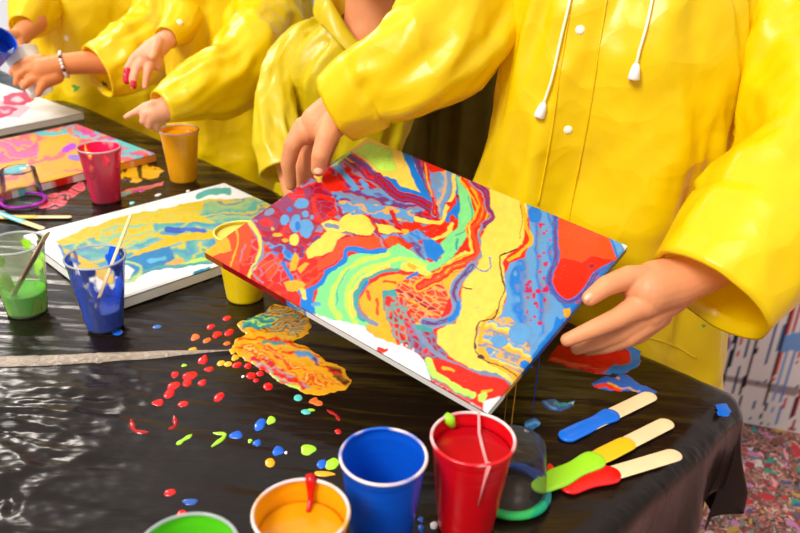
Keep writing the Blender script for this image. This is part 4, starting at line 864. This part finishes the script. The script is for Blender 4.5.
# P2: behind, in the shade, which is painted into the coat colour
q2 = D(338, 150, 1.52)
P2 = person('child in yellow raincoat with painted-in shade and open collar, standing behind the raised sleeve', (q2[0]+.02, q2[1]+.05), 1.10, q2[0], q2[1]+.02, math.radians(6),
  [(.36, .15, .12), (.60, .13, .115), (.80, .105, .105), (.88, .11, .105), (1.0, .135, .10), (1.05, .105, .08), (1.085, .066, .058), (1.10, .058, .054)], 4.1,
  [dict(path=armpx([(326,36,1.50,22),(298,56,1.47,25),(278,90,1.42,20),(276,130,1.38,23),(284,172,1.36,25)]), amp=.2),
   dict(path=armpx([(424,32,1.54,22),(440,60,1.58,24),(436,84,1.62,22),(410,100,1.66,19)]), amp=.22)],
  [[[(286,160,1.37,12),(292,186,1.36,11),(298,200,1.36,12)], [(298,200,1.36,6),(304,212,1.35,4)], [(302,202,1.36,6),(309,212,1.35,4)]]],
  'coat_shaded', 'skin', 'hair_b', lean=(.17, -.10), neckdip=.065, amp=.022)
q3 = D(238, 100, 1.80)
P3 = person('child in yellow raincoat with one hand pointing and the other painted red', (q3[0], q3[1]+.05), 1.24, q3[0], q3[1]+.04, math.radians(10),
  [(.36, .19, .14), (.62, .175, .13), (.80, .165, .125), (1.0, .155, .12), (1.12, .155, .11), (1.18, .13, .09), (1.22, .08, .065), (1.24, .066, .058)], 7.7,
  [dict(path=armpx([(290,-60,1.80,26),(272,-5,1.72,34),(254,50,1.62,38),(228,80,1.54,34),(194,92,1.49,29),(161,107,1.45,17)]), amp=.22),
   dict(path=armpx([(196,-60,1.80,26),(190,-10,1.72,28),(182,20,1.66,20),(166,38,1.60,12)]), amp=.12)],
  [[[(185,102,1.48,12),(165,109,1.455,12),(155,113,1.45,11)], [(155,107,1.45,8),(146,107,1.445,5),(136,112,1.44,3.8),(126,117,1.435,2.9)], [(154,112,1.45,7),(146,114,1.44,5),(143,121,1.445,4)], [(157,116,1.45,7),(150,120,1.445,4.8),(149,126,1.45,3.8)], [(160,118,1.455,6.5),(156,124,1.455,4.6),(157,129,1.46,3.6)], [(160,106,1.445,6),(152,104,1.435,4)]],
   [[(180,30,1.64,9),(166,40,1.60,9.5),(156,48,1.58,11),(149,55,1.575,10)], [(150,48,1.58,8),(143,56,1.575,7)], [(147,48,1.58,6),(134,58,1.57,4.3),(128,68,1.565,3.9),(126,81,1.56,3)], [(145,58,1.575,6),(137,68,1.565,4.3),(134,77,1.56,3.9),(133,87,1.56,3)], [(151,60,1.575,6),(148,71,1.57,4.2),(146,79,1.57,3.7),(145,87,1.57,2.9)], [(158,42,1.57,6),(155,50,1.555,4.6),(152.5,57,1.55,3.8)], [(157,60,1.58,5),(158,68,1.585,3.8)]]],
  'coat', 'skin_pink', 'hair', neckdip=.04, amp=.024)
q4 = D(112, 60, 2.16)
P4 = person('child in yellow raincoat with a bracelet, far left, holding two cups', (q4[0], q4[1]+.05), 1.22, q4[0]-.01, q4[1]+.03, math.radians(14),
  [(.36, .24, .15), (.62, .22, .14), (.80, .205, .13), (1.0, .19, .12), (1.08, .18, .11), (1.14, .14, .09), (1.19, .08, .065), (1.22, .066, .058)], 2.9,
  [dict(path=armpx([(182,-60,2.14,24),(172,-10,2.05,30),(155,35,1.95,31),(125,60,1.88,33),(97,72,1.84,27)]), amp=.22),
   dict(path=armpx([(52,-60,2.14,24),(42,-15,2.05,26),(32,12,1.95,22),(23,28,1.90,14)]), amp=.14)],
  [[[(118,62,1.87,13),(90,62,1.85,11.5),(66,64,1.835,10.5),(52,68,1.83,12),(42,70,1.825,12)], [(56,76,1.83,8),(46,80,1.825,8)], [(42,61,1.825,7),(28,61,1.82,5),(17,66,1.815,4),(12,72,1.81,3.4)], [(40,68,1.82,7),(26,70,1.815,5),(18,76,1.81,4),(16,83,1.81,3.2)], [(42,76,1.82,7),(30,80,1.815,5),(24,86,1.81,4)], [(46,80,1.82,6),(41,88,1.82,4.4),(38,94,1.82,3.2)]],
   [[(36,22,1.92,11),(24,32,1.90,10),(14,44,1.885,10),(6,52,1.88,9)], [(14,36,1.87,6),(4,34,1.85,4.4),(-6,36,1.84,3.6)], [(10,44,1.87,6),(-2,48,1.85,4.4),(-10,50,1.84,3.6)], [(8,52,1.87,6),(-2,58,1.85,4.2)], [(20,36,1.885,6),(20,48,1.87,4.6),(16,58,1.865,3.8)]]],
  'coat', 'skin_tan', 'hair_b', neckdip=.04, amp=.026)
disc_on(P4[1], P4[2], 104, 84, .008, M['stain_t'], 'paint_stain', .1, .2, 'teal paint stain'); disc_on(P4[1], P4[2], 66, 38, .008, BT, 'snap_button', .5)
disc_on(P3[1], P3[2], 180, 22, .007, BT, 'snap_button', .5)
disc_on(P4[1], P4[2], 76, 88, .010, M['stain_g'], 'paint_stain', .1, .3, 'green paint stain')
# nails on the visible thumbs
def nail(parent, x, y, dep, w, l, ang, r):
    c = D(x, y, dep-.0); V = []; a = math.radians(ang); dx, dy = math.cos(a), math.sin(a)
    s = dep/FPX; ax = (R_*dx-U_*dy); bx = np.cross(ax, F_); nrm = -F_
    for i in range(9):
        u = -1+2*i/8
        for j in range(9):
            v = -1+2*j/8; k = math.sqrt(max(0, 1-abs(u)**3*.8)); V.append(c+ax*u*l*s+bx*v*w*s*k+nrm*(r*s*(math.sqrt(max(0, 1-(v*k)**2*.7))-.55)-abs(u)**2*.8*s))
    mesh_obj('fingernail', V, grid_faces(9, 9), M['nail'], parent)
nail(p1, 318.5, 169, 1.0715, 5, 5, 92, 8)
nail(p1, 588.5, 297.5, .8785, 4, 4.4, 145, 7)
M['fingerpaint'] = mat('red_finger_paint', (206, 16, 50), .25)
# red paint on the hanging hand's fingertips
for x, y, d, r in ((127.5, 74, 1.562, 4), (126.5, 79, 1.56, 3.6), (133.5, 84, 1.56, 3.4)):
    V, Fc = capsules([[(D(x, y-3, d), r*d/FPX), (D(x, y+2, d), r*.95*d/FPX)]], .001, 2); mesh_obj('finger_paint', V, Fc, M['fingerpaint'], P3[0])
# bracelet
def bracelet():
    c = D(64, 64.5, 1.835); ax = D(52, 67, 1.83)-D(78, 62, 1.84); ax /= np.linalg.norm(ax); s = np.cross(ax, [0, 0, 1.]); s /= np.linalg.norm(s); u = np.cross(s, ax); n = 22; V = []; F = []
    o = thing('bead_bracelet', c, 'white and dark bead bracelet on the wrist over the blank canvas', 'bracelet')
    for k in range(n):
        t = 2*math.pi*k/n; p = c+(s*math.cos(t)+u*math.sin(t))*.0285; rr = .0040
        v, f = lathe([(rr*math.cos(a), rr*math.sin(a)) for a in np.linspace(-math.pi/2, math.pi/2, 7)], 10); mesh_obj('bead', np.array(v)+p, f, M['white'] if k % 4 else M['iris'], o)
bracelet()
# held cups
def aim(p_from, p_to):
    d = Vector(p_to)-Vector(p_from); return d.to_track_quat('Z', 'Y').to_euler()
pb, pt = D(42, 93, 1.865), D(20, 52, 1.855)
wc = cup('white paper cup with magenta paint held over the blank canvas', tuple(pb), (236, 30, 110), .3, .2, 0, 3., rt=.040, rb=.028, h=float(np.linalg.norm(pt-pb)), rot=aim(pb, pt), shell='white', rimcol=M['white'])
pb, pt = D(-16, 66, 1.84), D(1, 40, 1.78)
cup('blue paint cup held tilted at the upper left edge', tuple(pb), (14, 60, 190), .7, .99, 0, 3., rt=.036, rb=.026, h=float(np.linalg.norm(pt-pb)), rot=aim(pb, pt), rimcol=mat('blue_rim_paint', (40, 110, 220), .3))
# ---------------------------------------------------------------- setting
def plane(name, V, mt, kind='structure', sub_=1):
    o = mesh_obj(name, V, [(0, 1, 2, 3)], mt, None, False); o['kind'] = kind; return o
def floor_mat():
    m = mat('paint_littered_floor', rough=.55); nt = m.node_tree; N = nt.nodes; L = nt.links; b = N['Principled BSDF']; tc = N.new('ShaderNodeTexCoord')
    def vor(s, seed):
        w = N.new('ShaderNodeTexNoise'); w.inputs['Scale'].default_value = s*.35; L.new(tc.outputs['Object'], w.inputs['Vector'])
        ad = N.new('ShaderNodeVectorMath'); ad.operation = 'MULTIPLY_ADD'; ad.inputs[1].default_value = (.08, .08, 0); L.new(w.outputs['Color'], ad.inputs[0]); L.new(tc.outputs['Object'], ad.inputs[2])
        v = N.new('ShaderNodeTexVoronoi'); v.inputs['Scale'].default_value = s; v.inputs['Randomness'].default_value = 1; L.new(ad.outputs[0], v.inputs['Vector']); sp = N.new('ShaderNodeSeparateColor'); L.new(v.outputs['Color'], sp.inputs[0]); return v, sp
    v1, s1 = vor(150, 0); v2, s2 = vor(52, 1)
    def ramp(cols):
        r = N.new('ShaderNodeValToRGB'); r.color_ramp.interpolation = 'CONSTANT'; el = r.color_ramp.elements
        for i, c in enumerate(cols):
            e = el[i] if i < 2 else el.new(i/len(cols)); e.position = i/len(cols); e.color = (*lin(c), 1)
        return r
    r1 = ramp([(120,76,64),(62,44,40),(190,140,120),(150,60,60),(90,70,60),(214,190,170),(120,90,60),(190,60,60),(40,34,34),(150,120,110),(90,110,110),(210,120,110)]); L.new(s1.outputs[0], r1.inputs[0])
    r2 = ramp([(200,40,50),(30,150,130),(190,120,170),(230,150,160),(60,80,140),(190,150,60),(210,200,200),(150,50,60)]); L.new(s2.outputs[0], r2.inputs[0])
    th = N.new('ShaderNodeMath'); th.operation = 'GREATER_THAN'; th.inputs[1].default_value = .72; L.new(s2.outputs[1], th.inputs[0])
    mx = N.new('ShaderNodeMixRGB'); L.new(th.outputs[0], mx.inputs[0]); L.new(r1.outputs[0], mx.inputs[1]); L.new(r2.outputs[0], mx.inputs[2]); L.new(mx.outputs[0], b.inputs['Base Color'])
    bp = N.new('ShaderNodeBump'); bp.inputs['Strength'].default_value = .6; bp.inputs['Distance'].default_value = .006; L.new(s1.outputs[1], bp.inputs['Height']); L.new(bp.outputs[0], b.inputs['Normal'])
    return m
M['floor'] = floor_mat()
plane('floor', [(-4, -2.5, 0), (4, -2.5, 0), (4, 5, 0), (-4, 5, 0)], M['floor'])
# right wall: white boards covered in runs of paint
wd = np.array([.962, -.273, 0]); w0 = np.array([.94, 1.765, 0]); wn = np.array([.273, .962, 0])
def wallgrid(a0, a1, z1, step, runs, seed):
    xs = np.arange(a0, a1, step); zs = np.arange(0, z1+step, step*1.5); X, Z = np.meshgrid(xs, zs, indexing='ij')
    C = np.ones(X.shape+(3,))*lin((224, 214, 212)); C *= (1+.05*fbm(X*9, Z*5, 1))[..., None]
    m = fbm(X*14, Z*8, 5.) > .75; C[m] = lin((230, 190, 176))
    m = np.hypot(0, Z-.12-.02*fbm(X*10, 0, 3)) < .012; C[m] = lin((150, 130, 130))
    rr = np.random.RandomState(seed)
    for (x, z, w, l, col) in runs:
        xx = X+.006*fbm(Z*7, x*9, 1.)+.0025*fbm(Z*30, x*5, 2.); q = (z-Z)/l; wd_ = w*(.45+.55*np.clip(1-q, 0, 1))*(1+.5*fbm(Z*22, x*13, 2))
        m = (np.abs(xx-x) < wd_) & (q > 0) & (q < 1); C[m] = lin(col)
        m = np.hypot(xx-x, Z-(z-l)) < w*1.3; C[m] = lin(col); m = np.hypot((X-x), (Z-z)*.8) < w*2.2*(1+.3*fbm(X*50, Z*50, 1)); C[m] = lin(col)
    for i in range(26):
        x, z = rr.uniform(a0, min(a1, 1.4)), rr.uniform(.3, z1); cc = [(60,110,190),(190,30,40),(20,20,26),(40,130,100),(240,200,40),(90,130,190)][rr.randint(6)]
        m = np.hypot((X-x), (Z-z)*1.5) < rr.uniform(.01, .05)*(1+.6*fbm(X*22, Z*22, i)); C[m] = lin(cc)
    P = w0+X[..., None]*wd+Z[..., None]*np.array([0, 0, 1.]); return P.reshape(-1, 3), grid_faces(len(xs), len(zs)), np.clip(C, 0, 1).reshape(-1, 3)
runs = []; rr = np.random.RandomState(4)
for i in range(90):
    x = rr.uniform(-.6, .9); runs.append((x, rr.uniform(.4, 1.8), rr.uniform(.0015, .0045), rr.uniform(.4, 1.5), [(16,16,22),(90,130,190),(170,24,36),(70,104,150),(30,26,40),(120,150,200),(200,60,60)][rr.randint(7)]))
for x, z, w, l, c in ((-.10,.6,.006,.6,(20,20,30)),(-.07,.5,.004,.5,(170,24,36)),(-.02,.6,.004,.6,(40,50,90)),(.0,.44,.006,.40,(20,20,30)),(.035,.42,.003,.40,(50,80,130)),(.10,.40,.004,.38,(90,130,190)),(.14,.30,.006,.29,(160,24,40)),(.21,.42,.007,.44,(18,18,24)),(.25,.5,.004,.5,(90,130,190)),(.08,.55,.004,.3,(170,30,50)),(.17,.55,.006,.22,(170,20,40)),(-.05,.3,.005,.3,(24,24,30))): runs.append((x, z, w, l, c))
V, Fc, Cw = wallgrid(-.6, 2.2, 2.6, .006, runs, 3)
# the pale blue crossing smear
Xw = (V-w0)@wd; mm = (np.abs(V[:, 2]-.27-.012*vnoise(Xw*30, 0, 1)) < .028) & (Xw > .06) & (Xw < .26); Cw[mm] = lin((110, 150, 205))
M['wallp'] = mat('paint_run_wall', attr=True, rough=.5, spec=.3); wo = mesh_obj('wall_right', V, Fc, M['wallp'], None, True, Cw); wo['kind'] = 'structure'
w1 = w0+wd*(-.6)
def backwall():
    a = np.array([w1[0], w1[1], 0]); dv = np.array([-2.9, 1.6, 0]); L_ = np.linalg.norm(dv); xs = np.arange(0, 1.0001, .006); zs = np.arange(0, 2.61, .02); X, Z = np.meshgrid(xs, zs, indexing='ij')
    C = np.ones(X.shape+(3,))*lin((216, 220, 226)); m = fbm(X*30, Z*6, 2.) > .25; C[m] = lin((110, 160, 205)); m = fbm(X*40+9, Z*5, 7.) > .5; C[m] = lin((40, 90, 150))
    P = a+X[..., None]*dv+Z[..., None]*np.array([0, 0, 1.]); return P.reshape(-1, 3), grid_faces(len(xs), len(zs)), C.reshape(-1, 3)
V, Fc, Cb = backwall(); wo = mesh_obj('wall_back', V, Fc, M['wallp'], None, True, Cb); wo['kind'] = 'structure'
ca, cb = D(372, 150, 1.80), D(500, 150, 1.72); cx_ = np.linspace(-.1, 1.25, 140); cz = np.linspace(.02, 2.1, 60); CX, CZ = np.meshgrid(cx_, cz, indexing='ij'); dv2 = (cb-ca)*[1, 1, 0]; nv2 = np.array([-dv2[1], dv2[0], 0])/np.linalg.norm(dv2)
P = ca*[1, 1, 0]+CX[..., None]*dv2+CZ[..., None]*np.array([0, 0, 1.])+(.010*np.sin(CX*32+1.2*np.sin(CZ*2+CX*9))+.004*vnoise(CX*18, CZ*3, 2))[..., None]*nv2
M['shade_sheet'] = mat('dark_olive_shade', (96, 82, 22), .8, .2, bump=(160, .3), var=.15)  # added sheet whose dark olive stands in for a coat in deep shade
tag(mesh_obj('shade_sheet', P.reshape(-1, 3), grid_faces(140, 60), M['shade_sheet'], None), 'dark olive sheet standing in for coat shade between the two front children', 'shade_sheet')
# ---------------------------------------------------------------- light and camera
wld = bpy.data.worlds.new('World'); SC.world = wld; wld.use_nodes = True; N = wld.node_tree.nodes; L = wld.node_tree.links; bg = N['Background']
tc = N.new('ShaderNodeTexCoord'); sp = N.new('ShaderNodeSeparateXYZ'); L.new(tc.outputs['Generated'], sp.inputs[0]); rp = N.new('ShaderNodeValToRGB'); L.new(sp.outputs['Z'], rp.inputs[0])
el = rp.color_ramp.elements; el[0].position = 0; el[0].color = (.34, .33, .32, 1); el[1].position = .75; el[1].color = (1.0, .99, .97, 1); L.new(rp.outputs[0], bg.inputs[0]); bg.inputs[1].default_value = .84
sd = bpy.data.lights.new('Sun', 'SUN'); sd.energy = 3.0; sd.angle = math.radians(24); sd.color = (1, .965, .91); so = bpy.data.objects.new('Sun', sd); COL.objects.link(so)
so.rotation_euler = Vector((-.50, -.52, .72)).to_track_quat('Z', 'Y').to_euler()
ad = bpy.data.lights.new('HighlightLamp', 'AREA'); ad.energy = 42; ad.size = .6; ad.color = (1, .90, .80); ao = bpy.data.objects.new('HighlightLamp', ad); COL.objects.link(ao)  # added area lamp with no visible source, lays highlights on the black sheet
ao.location = (-2.3, 3.3, 3.0); ao.rotation_euler = (Vector(ao.location)-Vector((-.3, .7, .75))).to_track_quat('Z', 'Y').to_euler()
cd = bpy.data.cameras.new('Camera'); cd.lens = FPX*36/800; cd.sensor_width = 36; cd.clip_start = .02
cd.dof.use_dof = True; cd.dof.focus_distance = 1.0; cd.dof.aperture_fstop = 6.3
co = bpy.data.objects.new('Camera', cd); COL.objects.link(co)
mx = Matrix(((R_[0], U_[0], -F_[0], CAM[0]), (R_[1], U_[1], -F_[1], CAM[1]), (R_[2], U_[2], -F_[2], CAM[2]), (0, 0, 0, 1))); co.matrix_world = mx
SC.camera = co
SC.view_settings.view_transform = 'Standard'; SC.view_settings.look = 'None'; SC.view_settings.exposure = 0.18; SC.view_settings.gamma = 1.0
